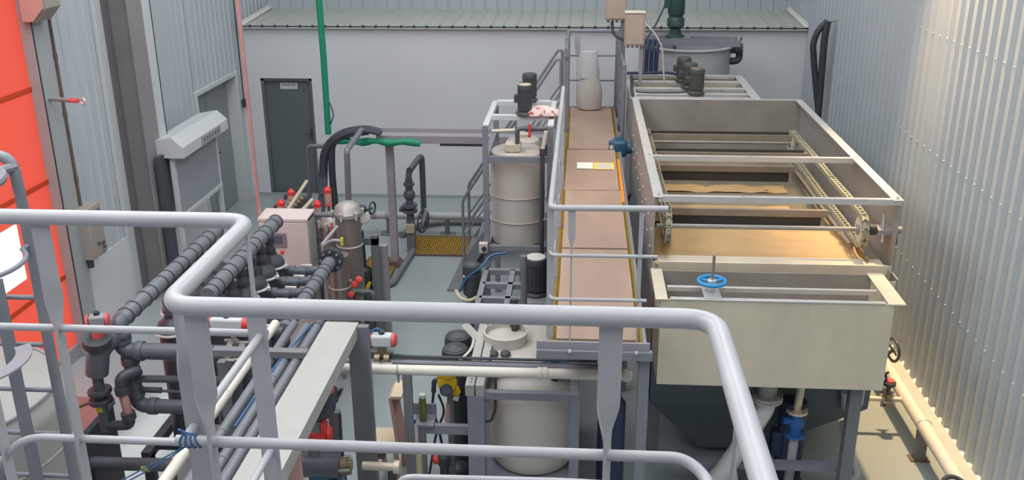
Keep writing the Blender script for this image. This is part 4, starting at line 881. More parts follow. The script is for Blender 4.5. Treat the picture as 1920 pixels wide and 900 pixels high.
# ================================================================== FAR FLOOR: PIPES, VALVES, TRENCH GRATES
def pit(label, pts, name='trench_grate', nx=24, ny=8):
    (x0, x1, y0, y1) = pts; t = thing(name, label, 'grating', ((x0+x1)/2, (y0+y1)/2, 0))
    MB().box(x0, x1, y0, y1, 0.002, 0.006).build('shadow_gap', 'pit', t, smooth=False)
    for q in ((x0-0.02, x0, y0, y1), (x1, x1+0.02, y0, y1), (x0-0.02, x1+0.02, y0-0.02, y0), (x0-0.02, x1+0.02, y1, y1+0.02)): MB().box(*q, 0, 0.032).build('edge_strip', 'rust', t, smooth=False)
    mb = MB()
    for i in range(nx): x = x0+(x1-x0)*(i+0.3)/nx; mb.box(x, x+0.016, y0, y1, 0.006, 0.03)
    for j in range(ny): y = y0+(y1-y0)*(j+0.3)/ny; mb.box(x0, x1, y, y+0.018, 0.006, 0.028)
    stuff(mb.build('grid_bars', 'grating', t, smooth=False)); return t
o = MB().bar(at(897, 448, Z=0.012), at(852, 545, Z=0.012), 0.2, 0.02).build('floor_gutter', 'rack_grey', smooth=False)
tag(o, 'dark cover strip in the floor from the stair foot towards the black pump', 'floor cover')
pit('larger yellow floor grate over the trench near the back wall', (-2.5, -1.62, 13.18, 13.95))
pit('smaller yellow floor grate beside the cable tray post', (-3.05, -2.62, 12.25, 13.0), nx=12, ny=8)
p0 = at(690, 404, Z=0.32); p1 = at(905, 404, Z=0.32); py_ = 14.1
t = thing('floor_pipe', 'silver pipe on short stands running along the floor before the back wall', 'pipe', (-2.4, py_, 0))
zz = at(820, 405, Y=py_).z
MB().tube([(-3.35, py_, zz), (-0.6, py_, zz)], 0.062, 16).build('pipe', 'tank_paint', t)
collars(t, [(-3.2, py_, zz), (-2.98, py_, zz)], (1, 0, 0), 0.062, 'tray', 0.08)
for x in (-2.98, -2.05, -1.0):
    s_ = MB().cyl((x, py_, 0), (x, py_, zz-0.05), 0.035, 12).build('stand', 'rack_grey', t)
    MB().box(x-0.12, x+0.12, py_-0.1, py_+0.1, 0, 0.02).build('foot_plate', 'rack_grey', s_, smooth=False)
o = MB().tube([(-0.7, 14.6, 0.06), (-2.25, 14.55, 0.06), (-2.6, 14.3, 0.06), (-2.75, 13.9, 0.06)], 0.05, 12, 0.3).build('floor_drain_pipe', 'rack_grey')
tag(o, 'dark grey pipe lying on the floor behind the large yellow grate', 'pipe')
a, b = at(760, 480, Z=0.05), at(712, 535, Z=0.05)
o = MB().tube([(-2.45, 13.25, 0.05), at(735, 533, Z=0.05), at(700, 536, Z=0.05), (-3.1, 12.0, 0.05)], 0.045, 12, 0.12).build('floor_drain_pipe', 'rack_grey')
tag(o, 'dark grey pipe lying on the floor from the large grate to the small one', 'pipe')
# standing valve assembly at the grate
vx_, vy_ = -2.42, 13.35
def vp(px, py): return at(px, py, Y=vy_)
t = thing('suction_valve_stand', 'dark vertical valve assembly with a handwheel and gauge beside the large yellow grate', 'valve', (vp(772, 460).x, vy_, 0))
x0_ = vp(770, 420).x
MB().box(x0_-0.06, x0_+0.06, vy_-0.05, vy_+0.05, 0, 0.5).build('pedestal', 'rack_grey', t, smooth=False)
MB().tube([(x0_, vy_, 0.4), (x0_, vy_, vp(770, 335).z)], 0.055, 14).build('riser', 'pvc_dark', t)
for py_2, r_ in ((395, 0.11), (385, 0.11), (362, 0.08), (345, 0.08)): MB().lathe([(r_, -0.02), (r_, 0.02)], (x0_, vy_, vp(770, py_2).z), seg=18).build('flange', 'pvc_dark', t)
MB().sphere((x0_, vy_, vp(770, 365).z), 0.09, 14).build('check_valve_body', 'pvc_dark', t)
tz = vp(778, 316).z
MB().tube([(x0_, vy_, vp(770, 345).z), (x0_, vy_, tz-0.06), (vp(784, 316).x, vy_+0.35, tz+0.12), (vp(784, 316).x, vy_+0.35, 0.3)], 0.045, 14, 0.1).build('return_pipe', 'pvc_dark', t)
gp = vp(767, 319); MB().lathe([(0.04, -0.015), (0.04, 0.015)], gp, (0, -1, 0.2), 14).build('gauge', 'motor_black', t)
MB().cyl(gp, gp+V((0.02, 0, -0.12)), 0.01, 8).build('gauge_stem', 'brass', t)
hw = V((vp(793, 415).x, vy_+0.02, vp(793, 415).z))
MB().torus(hw, (1, -0.35, 0), 0.17, 0.014, 24, 6).build('handwheel', 'motor_black', t)
for k in range(4): a_ = k*math.pi/4; MB().bar(hw-V((0.05*math.cos(a_), 0.16*math.cos(a_), 0.16*math.sin(a_))), hw+V((0.05*math.cos(a_), 0.16*math.cos(a_), 0.16*math.sin(a_))), 0.012, 0.012).build('wheel_spoke', 'motor_black', t)
MB().tube([(x0_, vy_, vp(770, 390).z), vp(752, 390), vp(752, 396)], 0.035, 10).build('side_port', 'pvc_dark', t)
MB().cbox(vp(771, 425)+V((0, -0.08, 0)), 0.13, 0.06, 0.14).build('actuator_box', 'cap_tan', t, bevel=0.01)
MB().bar(vp(785, 440), vp(800, 392), 0.05, 0.05).build('brace', 'tray', t)

# ================================================================== CABLE TRAY AND GREEN POLE
TY = 12.6
tzr = at(800, 262, Y=TY).z
t = thing('cable_tray', 'grey cable tray on a post leading to the catwalk in front of the white wall', 'cable tray', (-2.0, TY, 0))
MB().box(-2.77, -0.35, TY-0.02, TY+0.16, tzr-0.05, tzr+0.06).build('trough', 'tray', t, bevel=0.006)
MB().box(-2.77, -0.35, TY+0.16, TY+0.2, tzr+0.0, tzr+0.12).build('lid_edge', 'tray', t, bevel=0.004)
MB().tube([(-1.9, TY+0.02, tzr-0.075), (-0.5, TY+0.02, tzr-0.075)], 0.016, 8).build('slung_cable', 'cable', t)
bp_ = at(735, 497, Z=0); MB().box(-2.68, -2.58, TY+0.12, TY+0.22, 0, tzr-0.05).build('post', 'tray', t, smooth=False)
MB().prism([(-0.16, 0), (0.16, 0), (0.05, 0.09), (-0.05, 0.09)], (-2.63, TY+0.06, 0), (1, 0, 0), (0, 0, 1), (0, 0.22, 0)).build('post_foot', 'rust', t, smooth=False)
gx = at(612, 200, Y=TY).x
t = thing('green_wrapped_pole', 'tall pole wrapped in green tape rising beside the far door', 'pole', (gx, TY, 1.9))
MB().tube([(gx+0.0, TY, 7.9), (gx, TY, 5), (gx+0.01, TY, 3), (gx+0.0, TY, 1.98)], 0.042, 12).build('pole', 'green_tape', t)
mb = MB(); 
for z in (2.05, 2.16, 2.3): mb.torus((gx, TY, z), (0.2, 0.1, 1), 0.045, 0.008, 14, 5)
MB().tube([(gx+0.04, TY, 2.12), (gx+0.1, TY-0.02, 2.25), (gx+0.07, TY-0.02, 2.38), (gx+0.04, TY, 2.42)], 0.009, 6, 0.05).build('loose_tie', 'cable', t)
lump([(0.05, 0), (0.075, 0.3), (0.07, 0.7), (0.08, 1.1), (0.04, 1.45)], (0, 0, 0), 12, 0.06, MB(), 8)
def wrap_bar(label, a, b, m):
    mb = MB(); n = 16; pts = []; rr = []
    for i in range(n+1):
        k = i/n; p = V(a).lerp(V(b), k); p.z += 0.012*math.sin(k*17); pts.append(p); rr.append(0.045+0.014*math.sin(k*23)*(1-k*0.5))
    return tag(mb.tube(pts, rr, 10).build('green_wrapped_bar', m), label, 'bar')
wrap_bar('ragged green tape wrapping hanging under the cable tray start', at(630, 264, Y=TY-0.12), at(788, 268, Y=TY-0.10), 'green_tape')
# black cable bundle drooping over the tray start and falling to the valves
def bundle(label, ptsets, r, m, off=0.03, nm='cable_bundle'):
    t = thing(nm, label, 'cables', tuple(ptsets[0]))
    for k in range(4):
        dx, dy = off*math.cos(k*1.7), off*math.sin(k*1.7)
        MB().tube([p+V((dx, dy, dy*0.6)) for p in ptsets], r, 8, 0.25, bn=6).build('cable', m if k else 'cable_blue', t)
    return t
Yb = 12.45
bundle('thick black cable bundle draped over the start of the cable tray', [at(712, 248, Y=Yb), at(690, 242, Y=Yb), at(650, 246, Y=Yb), at(620, 262, Y=Yb), at(607, 290, Y=Yb), at(606, 340, Y=Yb), at(604, 392, Y=Yb-0.6), at(585, 405, Y=Yb-1.4)], 0.032, 'cable')
bundle('second black cable bundle falling behind the filter housings', [at(690, 247, Y=Yb), at(640, 254, Y=Yb), at(622, 270, Y=Yb), at(622, 320, Y=Yb), at(630, 400, Y=Yb), V((at(630, 400, Y=Yb).x, Yb, 0.05))], 0.026, 'cable', 0.022)
o = MB().tube([at(678, 244, Y=12.4), at(650, 282, Y=11.3), at(651, 300, Y=11.3), at(655, 420, Y=11.3)], 0.038, 12, 0.06).build('grey_riser', 'pvc_mid')
tag(o, 'grey plastic pipe dropping from the cable tray to the steel filters', 'pipe')
o = MB().tube([at(606, 274, Y=11.6), at(577, 274, Y=11.6), at(580, 335, Y=11.6), at(580, 400, Y=11.6)], 0.028, 12, 0.05).build('bracket_pipe', 'pvc_dark')
tag(o, 'thin dark bent pipe in front of the far dark door', 'pipe')

# ================================================================== UPPER DOSING TANK IN ITS FRAME
UX0, UX1, UY0, UY1, UZ = -1.10, -0.30, 10.5, 11.95, 2.62
t = thing('steel_stand', 'tall grey steel frame carrying the upper dosing tank beside the catwalk', 'frame', (-0.7, 11.2, 0))
pw = 0.065
for (x, y) in ((UX0, UY0), (UX1-pw, UY0), (UX0, UY1-pw), (UX1-pw, UY1-pw)): MB().box(x, x+pw, y, y+pw, 0, UZ).build('post', 'frame_paint', t, bevel=0.003)
for z in (UZ-0.06,):
    for x in (UX0, UX1-pw): MB().box(x, x+pw, UY0+pw, UY1-pw, z, z+0.06).build('top_beam', 'white_paint', t, bevel=0.003)
    MB().box(UX0+pw, UX1-pw, UY1-pw, UY1, z, z+0.06).build('top_beam', 'white_paint', t, bevel=0.003)
MB().box(UX0+pw, UX1-pw, 10.92, 11.0, UZ-0.03, UZ+0.03).build('motor_beam', 'white_paint', t, bevel=0.003)
MB().box(UX0+pw, UX1-pw, 11.70, 11.78, UZ-0.03, UZ+0.03).build('motor_beam', 'white_paint', t, bevel=0.003)
for z in (2.2, 1.12):
    MB().box(UX0+pw, UX1-pw, UY0, UY0+0.05, z, z+0.07).build('front_beam', 'frame_paint', t, bevel=0.003)
    for x in (UX0, UX1-pw): MB().box(x, x+pw, UY0+pw, UY1-pw, z, z+0.07).build('side_beam', 'frame_paint', t, bevel=0.003)
MB().box(UX0+0.03, UX1-0.03, UY0+0.05, UY1-0.03, 1.10, 1.118).build('deck_plate', 'frame_paint', t, smooth=False)
MB().box(UX0+pw, UX1-pw, UY1-0.05, UY1, 1.05, 1.12).build('rear_beam', 'frame_paint', t, smooth=False)
tcx, tcy = -0.73, 10.95
t = thing('dosing_tank', 'white translucent plastic dosing tank standing in the tall grey frame', 'tank', (tcx, tcy, 1.118))
MB().lathe([(0.3, 0), (0.318, 0.02), (0.325, 1.06), (0.315, 1.11), (0.27, 1.135), (0.12, 1.145), (0.02, 1.147)], (tcx, tcy, 1.118), seg=40).build('shell', 'pe_white', t)
for z in (0.3, 0.6): MB().torus((tcx, tcy, 1.118+z), (0, 0, 1), 0.333, 0.006, 40, 6).build('level_rib', 'pe_white', t)
tag(MB().box(-0.86, -0.68, 10.72, 10.9, 2.262, 2.36).build('cover_box', 'pale_box', bevel=0.012), 'small cream cover box on top of the upper dosing tank', 'box')
t2 = thing('rear_dosing_tank', 'second white plastic tank behind the first in the tall grey frame', 'tank', (-0.7, 11.55, 1.118))
MB().lathe([(0.25, 0), (0.26, 0.02), (0.26, 0.95), (0.2, 1.08), (0.1, 1.12), (0.02, 1.13)], (-0.7, 11.60, 1.118), seg=32).build('shell', 'pe_white', t2)
MB().lathe([(0.1, 1.12), (0.1, 1.16), (0.02, 1.17)], (-0.7, 11.60, 1.118), seg=20).build('lid', 'pale_box', t2)
motor('agitator_motor', 'nearer black agitator motor on top of the tall grey frame', (at(984, 228, Y=10.96).x, 10.96, UZ+0.03), 0.084, 0.30, 'motor_black', 'cap_tan', group='agitator motors')
motor('agitator_motor', 'farther black agitator motor on top of the tall grey frame', (at(993, 195, Y=11.74).x, 11.74, UZ+0.03), 0.088, 0.28, 'motor_black', 'motor_black', group='agitator motors')
o = MB().tube([(-0.90, 10.8, 2.42), (-0.76, 10.78, 2.55), (-0.70, 10.78, 2.55), (-0.30, 10.85, 2.56)], 0.028, 12, 0.05)
a, b = at(970, 250, Y=10.75), at(972, 241, Y=10.75)
t = thing('feed_pipe', 'dark grey feed pipe with red valve handle above the upper dosing tank', 'pipe', (a.x, 10.75, 2.2))
MB().tube([(a.x, 10.75, 2.2), (a.x, 10.75, b.z), (at(1030, 240, Y=10.75).x, 10.75, b.z)], 0.028, 12, 0.05).build('pipe', 'pvc_dark', t)
q = at(993, 240, Y=10.72); MB().lathe([(0.038, -0.05), (0.038, 0.05)], (q.x, 10.75, b.z), (1, 0, 0), 12).build('ball_valve', 'pvc_dark', t)
MB().box(q.x-0.014, q.x+0.014, 10.68, 10.72, b.z-0.09, b.z+0.07).build('red_handle', 'red_plastic', t, bevel=0.005)
t = thing('rear_feed_pipe', 'dark grey pipe with red valve at the back of the tall grey frame', 'pipe', (-0.5, 11.3, 2.6))
MB().tube([(-0.62, 11.3, 2.56), (-0.36, 11.3, 2.56)], 0.028, 12).build('pipe', 'pvc_dark', t)
q = at(1001, 213, Y=11.25); MB().box(q.x-0.02, q.x+0.02, 11.22, 11.26, 2.54, 2.68).build('red_handle', 'red_plastic', t, bevel=0.005)
t = thing('rag', 'crumpled red and white rag lying on the frame beside the agitator motor', 'rag', (-0.45, 11.05, UZ))
lump([(0.13, 0), (0.17, 0.02), (0.15, 0.06), (0.08, 0.1), (0.02, 0.11)], (-0.44, 11.0, UZ+0.02), 26, 0.13, MB(), 11, 1.3, 0.9).build('cloth', 'rag', t)
t = thing('fill_pipe', 'cream and dark vertical fill pipe at the front of the upper dosing tank', 'pipe', (at(1018, 300, Y=10.42).x, 10.42, 1.2))
a = at(1024, 246, Y=10.42); b = at(1017, 285, Y=10.42); c = at(1015, 462, Y=10.42)
MB().tube([a, b], 0.022, 10).build('upper_pipe', 'pvc_white', t)
MB().lathe([(0.034, -0.04), (0.034, 0.04)], b, (0, 0, 1), 12).build('union', 'pvc_black', t)
MB().tube([b, (c.x, 10.42, 0.0)], 0.026, 10).build('lower_pipe', 'pvc_black', t)
MB().tube([at(1016, 412, Y=10.42), at(1030, 412, Y=10.42)], 0.022, 10).build('side_branch', 'pvc_mid', t)
a = at(922, 246, Y=10.6); b = at(965, 244, Y=10.6)
tag(MB().tube([a, b], 0.018, 10).build('cream_tube', 'pale_box'), 'thin cream tube across the top of the upper dosing tank', 'pipe')
# ================================================================== LEFT: DISC FILTER SKID
ZP = 2.0
ORD = ['first', 'second', 'third', 'fourth', 'fifth', 'sixth', 'seventh']
def disc_filter(label, loc):
    x, y, z = loc; t = thing('disc_filter', label, 'filter', loc, 'disc filters of the pipe skid')
    MB().lathe([(0.1, 0.0), (0.115, 0.03), (0.115, 1.08)], (x, y, z), seg=20).build('housing', 'pvc_black', t)
    d = MB().lathe([(0.135, 1.08), (0.133, 1.12), (0.115, 1.165), (0.07, 1.2), (0.06, 1.22)], (x, y, z), seg=24).build('dome', 'pvc_black', t)
    MB().torus((x, y, z+1.09), (0, 0, 1), 0.138, 0.013, 28, 8).build('clamp_ring', 'stainless_bright', d)
    MB().cbox((x+0.15, y-0.02, z+1.09), 0.04, 0.035, 0.035).build('clamp_latch', 'stainless_bright', d, bevel=0.006)
    MB().lathe([(0.045, 1.2), (0.045, 1.42)], (x, y, z), seg=16).build('neck', 'pvc_dark', t)
    for h_ in (1.22, 1.33): MB().lathe([(0.054, 0), (0.056, 0.008), (0.056, 0.04), (0.054, 0.045)], (x, y, z+h_), seg=16).build('neck_collar', 'pvc_black', t)
    return t
XBm, XAm = -3.03, -3.53
ysB = [8.66, 8.38, 8.10, 7.82, 7.54, 7.26]
df = disc_filter('first disc filter from the control cabinet under the inner dark manifold', (XBm, ysB[0], 0.54))
for i, y in enumerate(ysB[1:]): dup(df, (XBm, y, 0.54), ORD[i+1]+' disc filter from the control cabinet under the inner dark manifold')
for i, y in enumerate([8.45, 8.15, 7.85, 7.55, 7.15]): dup(df, (XAm+(0.12 if i > 3 else 0), y, 0.54), ORD[i]+' disc filter from the far end under the outer dark manifold')
def manifold(label, x, y0, y1, z, r, step, m='pvc_mid'):
    t = thing('pipe_manifold', label, 'pipe', (x, (y0+y1)/2, z-r))
    MB().tube([(x, y0, z), (x, y1, z)], r, 20).build('pipe', m, t)
    y = y0+0.08
    k = 0
    while y < y1:
        MB().lathe([(r*1.0, -0.006), (r*1.10, -0.003), (r*1.10, 0.006), (r*1.0, 0.009)], (x, y, z), (0, 1, 0), 20).build('joint_ring', 'pvc_black', t); y += step[k % 2]; k += 1
    return t
manifold('inner dark plastic manifold pipe above the disc filters by the control cabinet', XBm, 7.05, 8.92, ZP, 0.070, (0.13, 0.2))
tA = manifold('outer dark plastic manifold pipe above the disc filters nearest the red door', XAm, 6.55, 8.62, ZP, 0.066, (0.13, 0.2))
# outlet manifold on the right with cross pipes
XCm, ZCm = -2.52, 1.56
tC = manifold('lower dark outlet manifold pipe right of the disc filters ending in a flange', XCm, 7.35, 8.95, ZCm, 0.066, (0.1, 0.2), 'pvc_mid')
for y in (8.98, 9.02): MB().lathe([(0.125, 0), (0.125, 0.03)], (XCm, y, ZCm), (0, 1, 0), 28).build('end_flange', 'pvc_black', tC)
for k in range(8): a = k*math.pi/4; MB().lathe([(0.013, -0.03), (0.013, 0.09)], (XCm+0.1*math.cos(a), 8.99, ZCm+0.1*math.sin(a)), (0, 1, 0), 6).build('flange_bolt', 'stainless_dull', tC)
for y in ysB:
    yy = y+0.1
    MB().tube([(XBm+0.08, yy, ZCm-0.04), (XCm, yy, ZCm-0.01)], 0.046, 14).build('cross_pipe', 'pvc_dark', tC)
    for xx in (-2.86, -2.74): MB().lathe([(0.056, -0.03), (0.056, 0.03)], (xx, yy, ZCm-0.03), (1, 0, 0), 14).build('cross_coupling', 'pvc_dark', tC)
    MB().cbox((-2.7, yy-0.01, ZCm+0.035), 0.11, 0.03, 0.03).build('grip_clamp', 'stainless_bright', tC, bevel=0.004)
# skid steelwork
t = thing('filter_skid', 'dark steel skid carrying the rows of disc filters', 'skid', (-3.2, 7.8, 0))
for y in (7.0, 7.95, 8.85):
    for x in (-3.72, -2.86): MB().box(x-0.04, x+0.04, y-0.04, y+0.04, 0, 0.5).build('leg', 'pvc_black', t, smooth=False)
for x in (-3.72, -2.86): MB().box(x-0.04, x+0.04, 6.95, 8.95, 0.46, 0.54).build('side_beam', 'pvc_black', t, smooth=False)
for y in (7.15, 7.6, 8.1, 8.6): MB().box(-3.72, -2.86, y-0.04, y+0.04, 0.47, 0.538).build('cross_beam', 'pvc_black', t, smooth=False)
# front header pipes
FYs = 6.5
def fp(px, py): return at(px, py, Y=FYs)
e0 = V((XAm-0.01, FYs, ZP)); zL1 = fp(330, 660).z; zL2 = fp(300, 764).z
t = thing('front_header', 'thick dark plastic header bending down from the outer manifold and running right', 'pipe', (e0.x, FYs, zL2-0.1))
MB().tube([(XAm, 6.62, ZP), (XAm, FYs, ZP), (XAm, FYs, zL1), (fp(430, 662).x, FYs, zL1)], 0.066, 18, 0.09).build('upper_bend', 'pvc_dark', t)
for (c, d) in (((XAm, FYs, zL1+0.13), (0, 0, 1)), ((XAm+0.14, FYs, zL1), (1, 0, 0)), ((XAm, FYs, ZP-0.13), (0, 0, 1))): MB().lathe([(0.078, -0.03), (0.08, -0.02), (0.08, 0.02), (0.078, 0.03)], c, d, 18).build('socket', 'pvc_dark', t)
x2 = fp(246, 700).x
MB().tube([(x2, FYs+0.02, zL1), (x2, FYs+0.02, zL2), (fp(420, 765).x, FYs+0.02, zL2)], 0.058, 18, 0.09).build('lower_bend', 'pvc_dark', t)
for (c, d) in (((x2, FYs+0.02, zL2+0.12), (0, 0, 1)), ((x2+0.13, FYs+0.02, zL2), (1, 0, 0)), ((x2, FYs+0.02, zL1-0.09), (0, 0, 1))): MB().lathe([(0.068, -0.035), (0.07, -0.02), (0.07, 0.02), (0.068, 0.035)], c, d, 18).build('socket', 'pvc_dark', t)
MB().tube([fp(250, 710), fp(420, 712)], 0.03, 12).build('thin_pipe', 'pvc_dark', t)
MB().tube([fp(262, 731), fp(350, 735)], 0.012, 8).build('thin_rod', 'pvc_dark', t)
MB().lathe([(0.024, -0.08), (0.024, 0.08)], fp(284, 731), (1, 0, 0), 10).build('rod_sleeve', 'pvc_black', t)
p = fp(150, 868); q = fp(330, 872)
t = thing('bottom_header', 'dark plastic pipe with a yellow tag low at the left of the pipe skid', 'pipe', tuple(p))
MB().tube([p+V((0, 0, 0)), q], 0.055, 16).build('pipe', 'pvc_dark', t)
c = fp(276, 872); MB().lathe([(0.057, -0.03), (0.057, 0.03)], c, (1, 0, 0), 16).build('yellow_tag', 'yellow_tape', t)
for xx in (p.x+0.1, q.x-0.05): MB().box(xx-0.03, xx+0.03, FYs-0.03, FYs+0.03, 0, p.z-0.04).build('stand', 'pvc_black', t, smooth=False)
# butterfly valve with red actuator on the upper header
c = fp(437, 662)
t = thing('actuated_valve', 'red-capped pneumatic valve on the upper dark header behind the railing posts', 'valve', (c.x, FYs, zL1-0.2))
wafer(t, (c.x, FYs, zL1), (1, 0, 0), 0.115, 'stainless_dull'); wafer(t, (c.x+0.09, FYs, zL1), (1, 0, 0), 0.1, 'stainless_dull')
MB().cyl((c.x+0.02, FYs, zL1+0.08), (c.x+0.02, FYs, zL1+0.2), 0.022, 10).build('stem', 'stainless_dull', t)
actuator(t, (c.x-0.01, FYs-0.02, zL1+0.27), (1, 0, 0), 0.36, 0.05, 'white_paint', 'red_plastic')
cable('blue air hose arching over the actuated valve behind the railing', [fp(388, 602), fp(400, 602)+V((0, 0, 0.02)), fp(415, 618)], 0.012, 'blue_hose', 'air_hose', 0.06, 'hose')
# left actuated valve, vertical line with union, rotameter
GY = 6.35
def gp_(px, py): return at(px, py, Y=GY)
c = gp_(182, 605)
t = thing('inlet_valve', 'grey and red pneumatic valve with dark elbow left on the pipe skid', 'valve', (c.x, GY, 0.4))
actuator(t, gp_(183, 601), (1, 0.3, 0), 0.17, 0.052, 'tray', 'red_pink')
MB().cyl(gp_(183, 618), gp_(183, 634), 0.045, 12).build('red_stem', 'red_pink', t)
MB().lathe([(0.11, -0.02), (0.11, 0.05)], gp_(182, 640), (0.2, -0.3, 1), 20).build('flange', 'pvc_black', t)
el = gp_(184, 655)
MB().tube([gp_(200, 640)+V((0, 0.12, 0)), el, gp_(182, 700)], 0.085, 18, 0.1).build('elbow', 'pvc_dark', t)
MB().tube([gp_(180, 690), gp_(188, 742), gp_(200, 806)], 0.042, 14).build('vertical_pipe', 'pvc_dark', t)
for (px, py) in ((187, 733), (189, 750)): MB().lathe([(0.085, -0.02), (0.09, -0.012), (0.09, 0.012), (0.085, 0.02)], gp_(px, py), (0.05, 0, -1), 22).build('union_flange', 'pvc_black', t)
MB().lathe([(0.045, -0.03), (0.045, 0.03)], gp_(190, 762), (0.05, 0, -1), 14).build('yellow_tag', 'yellow_tape', t)
MB().tube([gp_(188, 748), gp_(150, 762)], 0.013, 8).build('side_rod', 'rust', t)
t = thing('rotameter', 'clear pink flow meter tube between two black elbows on the pipe skid', 'flow meter', tuple(gp_(240, 800)))
MB().tube([gp_(200, 798), gp_(244, 797), gp_(243, 780)], 0.04, 14, 0.07).build('lower_elbow', 'pvc_black', t)
MB().lathe([(0.055, -0.03), (0.055, 0.03)], gp_(241, 779), (0.1, 0, -1), 16).build('lower_nut', 'pvc_black', t)
MB().tube([gp_(241, 776), gp_(229, 733)], 0.036, 16).build('meter_tube', 'pink_tube', t)
MB().tube([gp_(240, 774), gp_(236, 757)], 0.022, 10).build('float', 'red_pink', t)
MB().lathe([(0.055, -0.03), (0.055, 0.03)], gp_(229, 732), (0.1, 0, -1), 16).build('upper_nut', 'pvc_black', t)
MB().tube([gp_(228, 728), gp_(225, 708), gp_(250, 706)+V((0, 0.12, 0))], 0.045, 14, 0.08).build('upper_elbow', 'pvc_black', t)
p = at(213, 760, Z=0.62); q = at(145, 840, Z=0.62)
t = thing('pump_base_box', 'dark box with a reddish brown top at the left foot of the pipe skid', 'box', (-3.95, 6.6, 0))
bx1 = at(210, 762, Y=6.95).x; tz_ = at(175, 790, Y=6.6).z
MB().box(bx1-0.42, bx1, 6.2, 6.98, 0, tz_-0.02).build('body', 'pvc_black', t, bevel=0.01)
MB().box(bx1-0.43, bx1+0.01, 6.18, 6.99, tz_-0.02, tz_).build('top_plate', 'brown_red_reflect', t, bevel=0.004)
MB().angle((bx1+0.012, 6.18, tz_-0.06), (bx1+0.012, 6.99, tz_-0.06), 0.06, 0.008, (-1, 0, 0), (0, 0, 1)).build('edge_angle', 'rack_grey', t)

# ================================================================== CONTROL CABINET, STEEL FILTERS AND VALVES BEHIND
t = thing('control_cabinet', 'pale control cabinet with a touch screen and red button behind the disc filters', 'cabinet', (-3.12, 9.65, 0))
cx0, cx1 = -3.42, -2.88
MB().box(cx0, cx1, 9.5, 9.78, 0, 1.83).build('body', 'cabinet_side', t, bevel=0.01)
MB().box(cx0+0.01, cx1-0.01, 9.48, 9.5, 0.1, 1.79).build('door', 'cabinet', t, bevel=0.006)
MB().prism([(0, 0), (0.0, 0.03), (0.3, 0.05), (0.3, 0)], (cx0, 9.48, 1.8), (0, 1, 0), (0, 0, 1), (cx1-cx0, 0, 0)).build('roof', 'cabinet', t, smooth=False)
a, b = at(512, 437, Y=9.47), at(538, 463, Y=9.47)
s_ = MB().box(a.x-0.06, b.x, 9.46, 9.48, b.z, a.z).build('screen_bezel', 'screen_frame', t, bevel=0.004)
MB().box(a.x-0.03, b.x-0.04, 9.455, 9.462, b.z+0.04, a.z-0.03).build('touch_screen', 'screen', s_, smooth=False)
c = at(528, 474, Y=9.46); MB().lathe([(0.02, 0), (0.02, 0.015), (0.014, 0.02)], (c.x, 9.48, c.z), (0, -1, 0), 12).build('red_button', 'red_plastic', t)
def housing(label, px, py_top, Y, r, zb=0.0, lid=True, nm='filter_housing'):
    p = at(px, py_top, Y=Y); t = thing(nm, label, 'filter', (p.x, Y, zb)); x = p.x; zt = p.z
    MB().lathe([(r, 0.25), (r, zt-0.14)], (x, Y, 0), seg=28).build('shell', 'filter_steel', t)
    if lid:
        l = MB().lathe([(r*1.12, zt-0.16), (r*1.12, zt-0.12), (r*1.05, zt-0.11), (r*0.95, zt-0.05), (r*0.6, zt-0.01), (r*0.1, zt)], (x, Y, 0), seg=28).build('domed_lid', 'stainless_side', t)
        for k in range(6): a = k*math.pi/3+0.3; MB().lathe([(0.014, 0), (0.014, 0.07), (0.02, 0.07), (0.02, 0.09)], (x+r*1.18*math.cos(a), Y+r*1.18*math.sin(a), zt-0.18), seg=8).build('swing_bolt', 'stainless_bright', l)
    for k in range(3): a = k*2.09+0.5; MB().box(x+r*0.8*math.cos(a)-0.015, x+r*0.8*math.cos(a)+0.015, Y+r*0.8*math.sin(a)-0.015, Y+r*0.8*math.sin(a)+0.015, 0, 0.3).build('leg', 'filter_steel', t, smooth=False)
    MB().torus((x, Y, zt-0.5), (0, 0, 1), r, 0.01, 28, 6).build('band', 'stainless_bright', t)
    return t
housing('tall stainless bag filter with a domed lid right of the control cabinet', 650, 378, 9.9, 0.14)
housing('shorter stainless filter in front of the domed bag filter', 632, 455, 9.45, 0.115, lid=False)
housing('stainless filter half hidden behind the domed bag filter', 622, 398, 10.35, 0.13)
t = thing('steel_standpipe', 'slim stainless bracket with an open arm in front of the bag filters', 'bracket', tuple(at(640, 455, Y=9.2)))
MB().tube([at(605, 462, Y=9.25), at(622, 450, Y=9.25), at(640, 452, Y=9.25)], 0.018, 10, 0.05).build('arm', 'tray', t)
MB().tube([at(603, 460, Y=9.25), at(632, 425, Y=9.6)], 0.02, 10).build('strut', 'tray', t)
MB().tube([at(641, 446, Y=9.25), at(641, 460, Y=9.25)], 0.015, 10).build('yellow_sleeve', 'yellow_tape', t)
MB().tube([at(605, 462, Y=9.25), V((at(605, 462, Y=9.25).x, 9.25, 0))], 0.018, 10).build('post', 'tray', t)
o = MB().tube([at(622, 418, Y=9.75), at(621, 445, Y=9.75)], 0.016, 8).build('pink_tube', 'red_pink'); tag(o, 'short pink tube clipped to the left of the bag filters', 'tube')
t = thing('pressure_gauge', 'round pale pressure gauge with a black bulb and handwheel right of the bag filter', 'gauge', tuple(at(683, 420, Y=10.2)))
g = at(682, 408, Y=10.2); MB().lathe([(0.075, 0), (0.075, 0.03), (0.068, 0.035)], g, (0.2, -1, 0.3), 20).build('case', 'stainless_bright', t)
MB().lathe([(0.06, 0.036), (0.02, 0.037)], g, (0.2, -1, 0.3), 20).build('dial', 'gauge_face', t)
MB().sphere(at(679, 392, Y=10.2), 0.055, 14).build('bulb', 'motor_black', t)
h_ = at(698, 390, Y=10.25); MB().torus(h_, (1, -0.3, 0), 0.07, 0.012, 18, 6).build('handwheel', 'motor_black', t)
